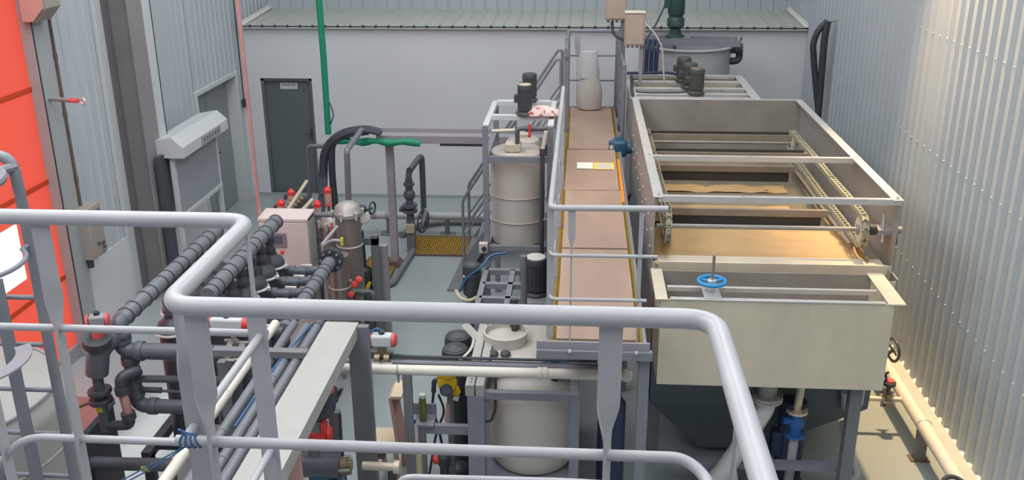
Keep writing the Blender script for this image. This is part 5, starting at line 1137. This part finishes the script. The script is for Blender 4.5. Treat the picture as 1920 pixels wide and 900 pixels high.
MB().tube([h_, at(685, 395, Y=10.2)], 0.016, 8).build('wheel_stem', 'motor_black', t)
MB().tube([at(680, 400, Y=10.2), at(672, 425, Y=10.2), at(674, 470, Y=10.2)], 0.03, 10, 0.05).build('stem_pipe', 'pvc_black', t)
p = at(690, 590, Y=10.0)
t = thing('booster_pump', 'dark vertical booster pump in a grey steel frame right of the bag filters', 'pump', (at(690, 560, Y=10.2).x, 10.2, 0))
bxx = at(692, 520, Y=10.2).x
MB().lathe([(0.1, 0), (0.1, 0.35), (0.07, 0.4), (0.07, 0.62), (0.095, 0.66), (0.095, 0.98), (0.06, 1.02)], (bxx-0.06, 10.2, 0), seg=20).build('pump_body', 'motor_black', t)
MB().lathe([(0.12, 0), (0.12, 0.03)], (bxx-0.06, 10.2, 0.63), seg=20).build('flange', 'motor_black', t)
MB().tube([(bxx-0.06, 10.2, 1.0), (bxx-0.07, 10.2, 1.45)], 0.04, 12).build('discharge_pipe', 'pvc_black', t)
MB().tube([(bxx-0.03, 10.1, 0.66), (bxx-0.01, 10.08, 0.78), (bxx+0.03, 10.1, 0.86)], 0.022, 8, 0.04).build('yellow_lever', 'yellow_tape', t)
MB().box(bxx+0.06, bxx+0.13, 10.15, 10.25, 0, at(705, 440, Y=10.2).z).build('frame_post', 'rack_grey', t, smooth=False)
MB().box(bxx-0.05, bxx+0.13, 10.15, 10.25, at(705, 445, Y=10.2).z-0.08, at(705, 445, Y=10.2).z).build('frame_top', 'rack_grey', t, smooth=False)
MB().box(bxx+0.02, bxx+0.2, 10.3, 10.4, 0, at(705, 462, Y=10.3).z).build('grey_box', 'tray', t, smooth=False)
t = thing('sample_valves', 'cluster of small valves with red handles at the foot of the bag filters', 'valves', tuple(at(668, 600, Y=9.5)))
for (px, py) in ((673, 524), (665, 533), (658, 552)): MB().lathe([(0.036, 0), (0.036, 0.03), (0.02, 0.035)], at(px, py, Y=9.4), (0.2, -1, 0.5), 12).build('red_handle', 'red_plastic', t)
for (px, py) in ((650, 535), (657, 528), (664, 548)): MB().sphere(at(px, py, Y=9.42), 0.03, 10).build('brass_body', 'brass', t)
MB().tube([at(640, 545, Y=9.45), at(700, 550, Y=9.5), at(702, 570, Y=9.5)], 0.035, 12, 0.05).build('valve_header', 'pvc_dark', t)
MB().tube([at(690, 545, Y=9.5), at(690, 560, Y=9.5)+V((0, 0, -0.5))], 0.05, 12).build('header_leg', 'pvc_black', t)
MB().tube([at(668, 552, Y=9.45), at(668, 575, Y=9.45)+V((0, 0, -0.4))], 0.03, 12).build('header_leg', 'rust', t)
# upright red-capped actuators behind the cabinet
def upright(label, px, py, Y, cap='red_plastic'):
    p = at(px, py, Y=Y); t = thing('valve_actuator', label, 'valve', (p.x, Y, p.z-0.3), 'red capped valve actuators behind the cabinet')
    MB().lathe([(0.04, -0.16), (0.043, -0.15), (0.043, -0.02)], p, seg=14).build('cylinder', 'chair_pink', t)
    MB().lathe([(0.047, -0.02), (0.047, 0.02), (0.03, 0.035), (0.025, 0.05)], p, seg=14).build('red_cap', cap, t)
    MB().lathe([(0.047, -0.185), (0.047, -0.16)], p, seg=14).build('lower_cap', 'red_pink', t)
    MB().cyl(p+V((0, 0, -0.3)), p+V((0, 0, -0.18)), 0.02, 8).build('stem', 'brass', t)
    MB().cbox(p+V((-0.075, 0, -0.05)), 0.03, 0.05, 0.06).build('solenoid', 'motor_black', t, bevel=0.004)
    return t
upright('red-capped actuator just above the left end of the control cabinet', 511, 403, 10.2)
upright('red-capped actuator second from the left above the control cabinet', 527, 382, 10.5)
upright('red-capped actuator third from the left above the control cabinet, near the dark door', 546, 362, 10.9)
upright('red-capped actuator beside the falling black cables', 614, 358, 10.9)
upright('red-capped actuator low behind the control cabinet corner', 595, 384, 10.5)
t = thing('brass_valve_header', 'row of brass fittings on a dark pipe behind the control cabinet', 'valves', tuple(at(545, 420, Y=10.4)))
MB().tube([at(530, 412, Y=10.2), at(570, 375, Y=10.9)], 0.06, 12).build('header', 'motor_black', t)
for i in range(6):
    p = at(536+6*i, 408-6*i, Y=10.15+0.12*i); MB().sphere(p+V((0, 0, 0.03)), 0.035, 10).build('fitting', 'brass', t)
    MB().cyl(p, p+V((-0.09, 0, 0.06)), 0.015, 8).build('nipple', 'brass', t)
for k in (0.0, 0.09): MB().cyl(at(550, 400, Y=10.4)+V((k*2, k, -1.4)), at(550, 400, Y=10.4)+V((k*2, k, -0.02)), 0.035, 10).build('header_leg', 'pvc_dark', t)
o = MB().tube([at(530, 408, Y=10.0), at(575, 340, Y=10.9)], 0.022, 10).build('cream_conduit', 'cap_tan'); tag(o, 'cream conduit slanting up above the control cabinet', 'conduit')
o = MB().tube([at(560, 402, Y=9.9), at(585, 375, Y=10.3)], 0.024, 10).build('tan_conduit', 'cap_tan'); tag(o, 'short tan conduit slanting above the right end of the control cabinet', 'conduit')
o = MB().tube([at(558, 402, Y=9.82), at(625, 403, Y=9.7)], 0.026, 12).build('cross_conduit', 'pvc_mid'); tag(o, 'grey pipe running level from the control cabinet to the bag filter', 'pipe')
for (px, r_, lb) in ((588, 0.11, 'dark pressure vessel right behind the control cabinet side'), (606, 0.1, 'dark pressure vessel next to the bag filters')):
    t = thing('pressure_vessel', lb, 'vessel', (at(px, 420, Y=10.4).x, 10.4, 0))
    MB().torus((at(px, 420, Y=10.4).x, 10.4, 1.3), (0, 0, 1), r_, 0.008, 20, 6).build('band', 'pvc_black', t)
    MB().lathe([(r_, 0), (r_, 1.5), (r_*0.7, 1.58), (0.02, 1.6)], (at(px, 420, Y=10.4).x, 10.4, 0), seg=18).build('cylinder', 'pvc_dark', t)

# ================================================================== PIPE RACK
RZ = 2.0
t = thing('pipe_rack', 'pale channel beam pipe rack on grey posts in the lower left', 'rack', (-1.8, 5.5, 0))
MB().box(-1.93, -1.675, 3.7, 6.62, RZ-0.012, RZ).build('top_channel', 'rack_white', t, smooth=False)
MB().box(-1.687, -1.675, 3.7, 6.62, RZ-0.11, RZ-0.012).build('channel_flange', 'rack_white', t, smooth=False)
MB().box(-1.93, -1.918, 3.7, 6.62, RZ-0.11, RZ-0.012).build('channel_flange', 'rack_white', t, smooth=False)
pa, pb = at(652, 640, Y=6.56).x, at(691, 640, Y=6.56).x
MB().box(pa, pb, 6.56, 6.62, 0, RZ-0.012).build('post', 'rack_grey', t, bevel=0.004)
MB().box(-1.90, -1.80, 4.3, 4.36, 0, RZ-0.1).build('post', 'rack_white', t, smooth=False)
a = at(545, 800, Y=5.6).x; MB().box(a-0.045, a+0.045, 5.57, 5.63, 0, RZ-0.11).build('post', 'chair_pink', t, smooth=False)
a = at(628, 800, Y=6.3).x; MB().box(a-0.04, a+0.04, 6.28, 6.34, 0, at(628, 772, Y=6.3).z).build('short_post', 'rack_grey', t, smooth=False)
MB().box(-2.62, -1.93, 6.05, 6.12, RZ-0.03, RZ+0.02).build('cross_angle', 'rack_grey', t, smooth=False)
MB().box(-2.62, -1.93, 4.2, 4.27, RZ-0.16, RZ-0.11).build('cross_angle', 'rack_grey', t, smooth=False)
for yy in (4.0, 6.2): MB().box(-2.66, -2.6, yy, yy+0.06, 0, RZ-0.16).build('post', 'rack_grey', t, smooth=False)
RPZ = RZ-0.06
def rpipe(label, top, bot, r, m, bands, nm='rack_pipe', turn=False):
    a, b = at(*top, Z=RPZ), at(*bot, Z=RPZ); x = (a.x+b.x)/2; y1, y0 = a.y, b.y-0.9
    t = thing(nm, label, 'pipe', (x, (y0+y1)/2, RPZ-r), 'pipes on the rack')
    pts = [(x, y0, RPZ), (x, y1, RPZ)]
    if turn: pts += [(x, y1+0.1, RPZ), (x, y1+0.1, RPZ-0.6)]
    MB().tube(pts, r, 16, 0.07).build('pipe', m, t)
    for k in bands: MB().lathe([(r*1.12, -0.012), (r*1.14, 0), (r*1.12, 0.012)], (x, y0+(y1-y0)*k, RPZ), (0, 1, 0), 16).build('joint_ring', m, t)
    if turn: MB().lathe([(r*1.18, -0.04), (r*1.18, 0.04)], (x, y1+0.02, RPZ), (0, 1, 0), 16).build('elbow_socket', 'pvc_dark', t)
    return t
rpipe('white plastic pipe on the rack, leftmost of the four', (515, 607), (326, 880), 0.036, 'pvc_white', (0.4, 0.62, 0.8))
rpipe('grey plastic pipe on the rack, next to the white one', (549, 607), (374, 880), 0.034, 'pvc_mid', (0.45, 0.75))
rpipe('grey plastic pipe on the rack, second from the pale beam', (577, 612), (403, 880), 0.034, 'pvc_mid', (0.35, 0.7))
rpipe('grey plastic pipe on the rack, beside the pale beam with an elbow', (600, 612), (431, 873), 0.036, 'pvc_mid', (0.55, 0.85), turn=True)
cable('thin blue air hose lying between the grey rack pipes', [at(585, 607, Z=RPZ+0.03), at(520, 680, Z=RPZ+0.03), at(440, 800, Z=RPZ+0.03)], 0.009, 'blue_hose', 'air_hose', 0.2, 'hose')
# valve hanging under the beam, red actuators below
VY = 6.1
def vq(px, py): return at(px, py, Y=VY)
t = thing('hanging_valve', 'black plastic valve with a pink funnel under the pale rack beam', 'valve', tuple(vq(612, 780)))
MB().lathe([(0.05, 0), (0.075, -0.12), (0.085, -0.14)], vq(607, 706), (0.02, 0, 1), 16).build('pink_funnel', 'red_pink', t)
MB().tube([vq(611, 735), vq(611, 768), vq(590, 772)], 0.075, 18, 0.08).build('elbow', 'pvc_black', t)
MB().lathe([(0.092, -0.04), (0.092, 0.04)], vq(611, 742), (0, 0, 1), 20).build('nut', 'pvc_black', t)
MB().tube([vq(622, 750), vq(634, 744), vq(641, 728)], 0.014, 8, 0.03).build('lever', 'pvc_black', t)
t = thing('low_actuated_valve', 'grey and red pneumatic valve low under the pale rack beam', 'valve', tuple(vq(585, 840)))
actuator(t, vq(585, 797), (1, 0, 0), 0.22, 0.055, 'rack_grey', 'red_plastic')
actuator(t, vq(590, 815), (1, 0.2, 0), 0.26, 0.06, 'red_plastic', 'red_plastic', 'red_plastic')
MB().tube([vq(588, 822), vq(590, 860)], 0.04, 12).build('stem', 'rack_grey', t)
MB().tube([vq(560, 870), vq(640, 872)], 0.1, 16).build('valve_pipe', 'pvc_dark', t)
MB().tube([vq(600, 870), vq(600, 890)+V((0, 0, -0.7))], 0.09, 14).build('pump_column', 'blue_motor', t)
cable('dark blue cable hanging along the short post under the rack', [vq(637, 775), vq(640, 830), vq(648, 900)], 0.012, 'cable_blue', bend=0.1)
cable('light blue cable tangle beside the low valve', [vq(580, 835), vq(594, 850), vq(583, 870), vq(592, 905)], 0.01, 'blue_hose', bend=0.1)
cable('black hose curving beside the low valve under the rack', [vq(585, 866), vq(605, 860), vq(622, 878), vq(626, 900)], 0.022, 'cable', 'black_hose', 0.15, 'hose')
t = thing('brass_fitting', 'shiny bolted steel coupling below the rack post', 'coupling', tuple(vq(640, 890)))
for px in (633, 645): wafer(t, vq(px, 872), (1, 0.1, 0), 0.075, 'brass')
MB().cyl(vq(634, 852), vq(634, 866), 0.03, 10).build('neck', 'brass', t)
MB().tube([vq(622, 872), vq(660, 874)], 0.04, 12).build('pipe', 'brass', t)
MB().tube([vq(640, 876), vq(640, 900)+V((0, 0, -0.6))], 0.03, 10).build('leg', 'rack_grey', t)
t = thing('steel_spool', 'short stainless pipe with a flange on a dark stand at the bottom edge', 'pipe', tuple(at(725, 890, Y=6.4)))
def sq(px, py): return at(px, py, Y=6.4)
MB().tube([sq(680, 873), sq(745, 876)], 0.035, 14).build('pipe', 'stainless', t)
for px in (742, 747): MB().lathe([(0.055, -0.012), (0.055, 0.012)], sq(px, 876), (1, 0, 0), 18).build('flange', 'stainless', t)
MB().tube([sq(735, 880), sq(735, 900)+V((0, 0, -0.9))], 0.035, 10).build('stand', 'motor_black', t)

# ================================================================== WHITE CROSS PIPE AND ITS NEIGHBOURS
WY = 6.82
def wp(px, py): return at(px, py, Y=WY)
t = thing('white_cross_pipe', 'white plastic pipe crossing level from the rack to under the catwalk', 'pipe', (-0.7, WY, 0))
a, b = wp(618, 690), wp(1176, 704)
MB().tube([a, b], 0.042, 18).build('pipe', 'pvc_white', t)
MB().lathe([(0.05, 0), (0.052, 0.03), (0.04, 0.06), (0.015, 0.07)], b-V((0.03, 0, 0)), (1, 0, 0), 18).build('end_cap', 'pvc_white', t)
for px in (1012, 1022): MB().lathe([(0.049, -0.02), (0.05, 0), (0.049, 0.02)], wp(px, 700), (1, 0, 0), 18).build('coupling', 'pvc_white', t)
MB().lathe([(0.05, -0.03), (0.05, 0.03)], wp(628, 690), (1, 0, 0), 18).build('coupling', 'pvc_white', t)
MB().torus(wp(747, 694), (1, 0, 0.1), 0.045, 0.006, 20, 6).build('wire_clamp', 'stainless_dull', t)
MB().cyl(wp(747, 694)+V((0, -0.02, -0.1)), wp(747, 694)+V((0, -0.02, -0.03)), 0.01, 8).build('clamp_bolt', 'stainless_dull', t)
x = wp(766, 760).x; MB().box(x-0.035, x+0.035, WY-0.035, WY+0.035, 0, a.z-0.03).build('stand_post', 'rack_grey', t, bevel=0.004)
DY = 7.12
def dp(px, py): return at(px, py, Y=DY)
t = thing('dark_cross_pipe', 'dark grey plastic pipe running level behind the white cross pipe', 'pipe', tuple(dp(860, 690)))
MB().tube([dp(600, 676), dp(1140, 692)], 0.04, 16).build('pipe', 'pvc_mid', t)
for k in (0, 1): MB().tube([dp(640, 665-k*3)+V((0, 0.03*k, 0)), dp(760, 669)+V((0, 0.03*k, -0.01*k)), dp(1120, 678)], 0.012, 8, 0.3).build('strapped_cable', 'cable', t)
c = dp(716, 676)
t = thing('actuated_ball_valve', 'pneumatic valve with pinkish red end caps on the dark cross pipe', 'valve', (c.x, DY, c.z-0.1))
wafer(t, (c.x-0.03, DY, c.z+0.01), (1, 0, 0), 0.075, 'brass'); wafer(t, (c.x+0.05, DY, c.z+0.01), (1, 0, 0), 0.075, 'brass')
MB().box(c.x-0.03, c.x+0.04, DY-0.03, DY+0.03, c.z+0.04, c.z+0.14).build('bracket', 'brass', t, bevel=0.004)
actuator(t, dp(716, 637), (1, 0, 0), 0.25, 0.058, 'white_paint', 'red_pink', 'motor_black')
cable('blue air hose arching from the actuated ball valve towards the rack post', [dp(716, 622), dp(708, 615), dp(694, 622), dp(682, 645), dp(678, 662)], 0.011, 'blue_hose', 'air_hose', 0.12, 'hose')

# ================================================================== LOWER TANKS BESIDE THE CATWALK
FYf = 6.93
t = thing('tank_stand', 'blue-grey channel frame around the lower white tank', 'frame', (-0.42, 7.6, 0))
MB().box(-0.885, -0.745, FYf-0.02, FYf+0.12, 0, 1.22).build('post', 'frame_paint', t, bevel=0.004)
MB().box(-0.04, 0.04, FYf, FYf+0.08, 0, 1.25).build('post', 'frame_paint', t, bevel=0.004)
MB().box(-0.75, -0.04, FYf, FYf+0.06, 1.18, 1.25).build('front_beam', 'frame_paint', t, bevel=0.004)
for x0, x1 in ((-0.90, -0.825), (-0.815, -0.745)): MB().box(x0, x1, FYf-0.02, 8.45, 1.22, 1.32).build('side_channel', 'rack_white', t, bevel=0.004)
for y in (8.4,):
    MB().box(-0.885, -0.745, y-0.05, y+0.05, 0, 1.22).build('post', 'frame_paint', t, smooth=False); MB().box(-0.04, 0.04, y-0.05, y+0.05, 0, 1.25).build('post', 'frame_paint', t, smooth=False)
MB().box(-0.04, 0.03, FYf+0.08, 8.4, 1.18, 1.25).build('side_beam', 'frame_paint', t, smooth=False)
MB().box(-0.90, 0.04, FYf-0.02, 8.45, 0.3, 0.36).build('base_plate', 'frame_paint', t, smooth=False)
for k in range(5): MB().box(-0.865, -0.845, FYf+0.03+0.05*k, FYf+0.05+0.05*k, 1.32, 1.3215).build('printed_mark', 'ink', t, smooth=False)
t = thing('lower_tank', 'round white plastic tank standing in the blue-grey channel frame', 'tank', (-0.37, 7.4, 0.36))
MB().lathe([(0.28, 0.36), (0.34, 0.38), (0.375, 0.45), (0.38, 0.6), (0.38, 1.02), (0.36, 1.1), (0.28, 1.17), (0.12, 1.2), (0.02, 1.2)], (-0.37, 7.40, 0), seg=44).build('shell', 'pe_white', t)
cable('black hose looping down beside the lower white tank', [at(929, 705, Y=7.0), at(929, 770, Y=6.98), at(920, 790, Y=6.98), at(909, 790, Y=6.98)], 0.012, 'cable', 'black_hose', 0.1, 'hose')
t = thing('square_tank', 'beige box tank with a round manhole behind the white cross pipe', 'tank', (-0.4, 8.0, 0.36))
MB().box(-0.73, -0.06, 7.80, 8.36, 0.36, 1.28).build('body', 'pe_white', t, bevel=0.03)
c = at(948, 632, Z=1.32); MB().lathe([(0.2, 1.27), (0.2, 1.38), (0.185, 1.385), (0.185, 1.33), (0.02, 1.325)], (c.x, c.y, 0), seg=30).build('manhole', 'pe_white', t)
MB().box(-0.36, -0.08, 7.83, 8.3, 1.28, 1.30).build('lid_panel', 'pe_white', t, bevel=0.006)
MB().box(-0.73, -0.06, 7.3, 7.8, 1.25, 1.28).build('cover_plate', 'pe_white', t, bevel=0.008)
for px in (925, 948):
    c = at(px, 663, Z=1.3); MB().lathe([(0.045, 0), (0.045, 0.03), (0.035, 0.04)], (c.x, c.y, 1.28), seg=16).build('screw_cap', 'motor_black', t)
vv = at(965, 640, Y=7.95)
t = thing('small_ball_valve', 'black upright plastic valve with a red lever on the beige box tank', 'valve', (vv.x, 7.95, 1.30))
MB().lathe([(0.028, 0), (0.03, 0.06), (0.045, 0.07), (0.045, 0.13), (0.05, 0.14), (0.05, 0.2), (0.03, 0.21), (0.028, 0.34)], (vv.x, 7.95, 1.30), seg=14).build('body', 'motor_black', t)
MB().box(vv.x+0.045, vv.x+0.1, 7.93, 7.97, 1.44, 1.47).build('red_lever', 'red_plastic', t, bevel=0.004)
def blackpump(label, px, py, Y, r, grp):
    p = at(px, py, Y=Y); t = thing('dosing_pump', label, 'pump', (p.x, Y, 0), grp)
    MB().lathe([(r*0.9, 0), (r*0.9, 0.05), (r*0.6, 0.1), (r*0.6, p.z-0.42), (r*0.95, p.z-0.38), (r, p.z-0.1), (r*0.92, p.z-0.04), (r*0.5, p.z-0.01), (r*0.1, p.z)], (p.x, Y, 0), seg=24).build('motor_body', 'motor_black', t)
    MB().torus((p.x, Y, p.z-0.03), (0, 0, 1), r*0.75, 0.008, 24, 6).build('top_ring', 'motor_olive', t)
    MB().torus((p.x, Y, p.z-0.14), (0, 0, 1), r, 0.008, 24, 6).build('rim', 'motor_olive', t)
    MB().cbox((p.x+r*1.1, Y, p.z-0.2), r, r*1.2, 0.14).build('terminal_box', 'motor_black', t, bevel=0.008)
    MB().cbox((p.x-r*0.7, Y-r*0.65, p.z-0.15), 0.03, 0.03, 0.02).build('white_label', 'paper', t)
    return t
blackpump('black dosing pump nearest the yellow transmitter', 853, 646, 7.75, 0.125, 'black dosing pumps')
blackpump('black dosing pump just behind the nearest one, with a white tag', 858, 622, 8.05, 0.125, 'black dosing pumps')
blackpump('black pump with tangled wires at the foot of the tall grey stand', 884, 490, 9.85, 0.105, 'black dosing pumps')
cable('white cable curving over the two black dosing pumps', [at(868, 598, Y=7.9), at(890, 630, Y=7.9), at(885, 655, Y=7.7), at(858, 680, Y=7.5)], 0.013, 'pvc_white', bend=0.25)
a = at(883, 622, Y=7.85); o = MB().bar(a+V((-0.06, 0, 0.08)), a+V((0.06, -0.02, -0.05)), 0.008, 0.07, (1, 0, 1)).build('white_tag', 'paper', smooth=False); tag(o, 'white cardboard tag hanging on the black dosing pump cable', 'tag')
cable('orange tangle of wire beside the black pump at the tall stand', [at(855, 545, Y=9.6), at(862, 560, Y=9.5), at(880, 565, Y=9.5), at(905, 552, Y=9.6)], 0.022, 'cap_tan', bend=0.15)
cable('blue wires arching over the black pump at the tall stand', [at(862, 545, Y=9.75), at(875, 520, Y=9.75), at(905, 500, Y=9.75), at(918, 478, Y=9.9), at(950, 474, Y=9.95)], 0.014, 'blue_hose', bend=0.25)
# pump table between the tanks
t = thing('pump_table', 'grey steel table frame carrying a motor between the dosing tanks', 'frame', (-0.6, 9.35, 0))
TX0, TX1, TY0, TY1, TZ = -1.02, -0.27, 8.95, 9.95, 1.12
for (x, y) in ((TX0, TY0), (TX1, TY0), (TX0, TY1), (TX1, TY1)): MB().box(x-0.03, x+0.03, y-0.03, y+0.03, 0, TZ).build('leg', 'frame_paint', t, bevel=0.003)
for y in (TY0, TY0+0.22, 9.55, TY1): MB().box(TX0, TX1, y-0.03, y+0.03, TZ-0.06, TZ).build('cross_beam', 'frame_paint', t, bevel=0.003)
for x in (TX0, -0.72): MB().box(x-0.03, x+0.03, TY0, TY1, TZ-0.06, TZ).build('side_beam', 'frame_paint', t, bevel=0.003)
MB().box(-0.56, -0.25, 9.0, 9.5, TZ, TZ+0.012).build('motor_plate', 'tray', t, bevel=0.003)
p = at(1006, 540, Z=1.13)
motor('table_motor', 'dark grey motor with a pale top on the pump table by the catwalk', (p.x, 9.25, TZ+0.012), 0.115, 0.36, 'motor_black', 'gauge_face')
motor('hidden_pump', 'dark blue pump standing under the pump table', (-0.75, 9.3, 0), 0.12, 0.55, 'cable_blue', 'tray', cat='pump')
a, b = at(982, 480, Y=8.86), at(970, 600, Y=8.86)
o = MB().tube([V((a.x, 8.86, a.z)), V((a.x-0.0, 8.86, 0.0))], 0.035, 12).build('grey_standpipe', 'pvc_mid'); tag(o, 'grey vertical pipe in front of the pump table', 'pipe')
a = at(898, 466, Y=10.42); t = thing('push_button_box', 'small white switch box on the front post of the tall grey stand', 'switch', (a.x, 10.45, a.z-0.06))
MB().box(a.x-0.0, a.x+0.1, 10.42, 10.5, a.z-0.06, a.z+0.06).build('box', 'cabinet', t, bevel=0.006)
MB().lathe([(0.03, 0), (0.03, 0.02)], (a.x+0.06, 10.42, a.z), (0, -1, 0), 12).build('knob', 'motor_black', t)
# blue handwheel under the catwalk
a = at(1040, 679, Y=7.3)
t = thing('under_wheel', 'blue handwheel just under the near end of the catwalk', 'handwheel', tuple(a))
MB().torus(a, (0, 0, 1), 0.1, 0.018, 26, 8).build('rim', 'blue_wheel', t); MB().lathe([(0.03, -0.3), (0.03, 0.02)], a, seg=10).build('stem', 'motor_black', t)
MB().bar(a-V((0.1, 0, 0)), a+V((0.1, 0, 0)), 0.02, 0.012).build('spoke', 'blue_wheel', t)
a = at(1148, 770, Y=7.2); t = thing('blue_barrel', 'dark blue pump casing in the shade under the catwalk', 'pump', (a.x, 7.3, 0))
MB().lathe([(0.1, 0), (0.1, 0.1), (0.12, 0.15), (0.12, a.z+0.02), (0.08, a.z+0.08), (0.08, a.z+0.2)], (a.x, 7.3, 0), seg=20).build('casing', 'cable_blue', t)
a, b = at(1090, 690, Y=7.0), at(1170, 690, Y=7.0)

# ================================================================== SMALL THINGS BETWEEN
SY = 7.05
def sp_(px, py): return at(px, py, Y=SY)
sz = sp_(795, 788).z
t = thing('bracket_shelf', 'grey angle shelf beside the lower tank frame holding bottles', 'shelf', (sp_(800, 790).x, SY, 0))
xa, xb = sp_(772, 790).x, sp_(815, 790).x
MB().box(xa, xb, SY-0.08, SY+0.12, sz-0.02, sz).build('plate', 'frame_paint', t, smooth=False)
MB().box(sp_(786, 800).x, -0.885, SY-0.05, SY-0.0, sz-0.1, sz-0.02).build('arm', 'frame_paint', t, smooth=False)
x = sp_(793, 830).x; MB().box(x-0.04, x+0.03, SY-0.06, SY+0.01, 0, sz-0.02).build('leg', 'frame_paint', t, smooth=False)
MB().box(xa, xb, SY+0.10, SY+0.12, sz, sz+0.1).build('back_plate', 'frame_paint', t, smooth=False)
c = sp_(793, 775)
t = thing('green_bottle', 'olive green drink bottle standing on the grey angle shelf', 'bottle', (c.x, SY+0.0, sz))
hb = sp_(793, 745).z-sz
MB().lathe([(0.03, 0), (0.033, 0.01), (0.033, hb*0.8), (0.03, hb*0.86), (0.03, hb)], (c.x, SY, sz), seg=16).build('glass', 'green_bottle', t)
MB().lathe([(0.028, hb), (0.028, hb+0.03)], (c.x, SY, sz), seg=14).build('clear_cap', 'gauge_face', t)
c = sp_(776, 830); hz_ = sp_(776, 783).z
t = thing('white_bottle', 'white plastic bottle with a blue cap beside the angle shelf', 'bottle', (c.x, SY-0.2, c.z-0.02))
yb_ = SY-0.14; c = at(776, 838, Y=yb_); zt_ = at(776, 792, Y=yb_).z
MB().lathe([(0.04, 0), (0.042, 0.01), (0.042, (zt_-c.z)*0.75), (0.025, zt_-c.z)], (c.x, yb_, c.z), seg=16).build('body', 'gauge_face', t)
MB().lathe([(0.03, 0), (0.03, 0.035)], (c.x, yb_, zt_), seg=14).build('blue_cap', 'blue_valve', t)
MB().lathe([(0.026, 0.035), (0.02, 0.06)], (c.x, yb_, zt_), seg=14).build('cap_top', 'paper', t)
tag(MB().box(c.x-0.06, c.x+0.06, yb_-0.06, yb_+0.06, 0, c.z-0.001).build('cream_column', 'wood_pale', bevel=0.004), 'cream square column under the white bottle', 'column')
# yellow transmitter
TYY = 7.3
def tq(px, py): return at(px, py, Y=TYY)
t = thing('yellow_transmitter', 'yellow field transmitter with a round dark display beside the lower tank frame', 'transmitter', tuple(tq(840, 760)))
MB().lathe([(0.07, -0.08), (0.085, -0.05), (0.085, 0.05), (0.07, 0.08)], tq(838, 715), (0.25, -1, 0.15), 18).build('housing', 'yellow', t)
MB().lathe([(0.055, 0.08), (0.055, 0.10), (0.045, 0.105)], tq(836, 718)+V((0, 0, -0.03)), (0.15, -1, 0.1), 18).build('display_ring', 'motor_black', t)
MB().lathe([(0.042, 0.106), (0.01, 0.107)], tq(836, 718)+V((0, 0, -0.03)), (0.15, -1, 0.1), 16).build('display', 'screen', t)
MB().tube([tq(848, 722), tq(857, 738)], 0.04, 12).build('neck', 'yellow', t)
MB().lathe([(0.09, 0), (0.09, 0.03)], tq(838, 702), (0, 0, 1), 18).build('top_flange', 'yellow', t)
MB().tube([tq(822, 712), tq(814, 714), tq(813, 735)], 0.022, 10, 0.03).build('cable_gland', 'motor_black', t)
MB().tube([tq(850, 744), tq(860, 747)], 0.03, 10).build('white_cap', 'paper', t)
MB().cyl(V((tq(845, 760).x, TYY, 0)), V((tq(845, 760).x, TYY, tq(845, 735).z)), 0.03, 10).build('stand', 'rack_grey', t)
cable('blue grey cable dropping from the yellow transmitter', [tq(813, 735), tq(810, 765), tq(822, 800), tq(838, 880)], 0.012, 'cable_blue', bend=0.15)
cable('black cable slanting down below the yellow transmitter', [tq(822, 740), tq(835, 770), tq(818, 810), tq(805, 890)], 0.011, 'cable', bend=0.15)
o = MB().tube([tq(843, 755), tq(840, 790)], 0.03, 10).build('red_hose', 'chair_pink'); tag(o, 'short reddish ribbed hose under the yellow transmitter', 'hose')
p = at(833, 880, Y=7.2); t = thing('floor_valve', 'black valve with a red knob low beside the lower tank frame', 'valve', (p.x, 7.2, 0))
MB().lathe([(0.06, 0), (0.06, 0.1), (0.04, 0.12), (0.04, p.z+0.05), (0.055, p.z+0.06), (0.055, p.z+0.14), (0.03, p.z+0.16)], (p.x, 7.2, 0), seg=16).build('body', 'motor_black', t)
MB().lathe([(0.04, 0), (0.04, 0.04), (0.02, 0.05)], (p.x-0.05, 7.2, p.z+0.1), (-1, -0.3, 0), 14).build('red_knob', 'red_plastic', t)
p = at(858, 880, Y=7.5); blackpump('low black pump behind the floor valve', 860, 868, 7.55, 0.1, 'black dosing pumps')
# chair
chY = 7.55
def cq(px, py): return at(px, py, Y=chY)
t = thing('wooden_chair', 'small pale wooden chair seen from the side behind the white cross pipe', 'chair', (cq(735, 880).x, chY, 0))
s0, s1, s2 = cq(698, 822), cq(748, 814), cq(748, 728)
MB().box(s0.x, s1.x, chY-0.2, chY+0.2, s0.z-0.03, s0.z).build('seat', 'wood_pale', t, bevel=0.006)
MB().prism([(0, 0), (0.045, 0), (-0.02, s2.z-s0.z), (-0.05, s2.z-s0.z)], (s1.x-0.0, chY-0.14, s0.z-0.02), (1, 0, 0), (0, 0, 1), (0, 0.28, 0)).build('backrest', 'chair_pink', t, bevel=0.004)
MB().box(s2.x-0.05, s2.x+0.05, chY-0.15, chY+0.15, s2.z-0.03, s2.z).build('top_rail', 'wood_pale', t, bevel=0.004)
for (x, y) in ((s0.x+0.06, chY-0.17), (s0.x+0.06, chY+0.17), (s1.x, chY-0.17), (s1.x, chY+0.17)): MB().box(x-0.02, x+0.02, y-0.02, y+0.02, 0, s0.z-0.03).build('leg', 'chair_pink', t, smooth=False)
MB().box(s0.x+0.04, s0.x+0.14, chY-0.18, chY+0.18, s0.z-0.1, s0.z-0.03).build('seat_rail', 'rust', t, smooth=False)
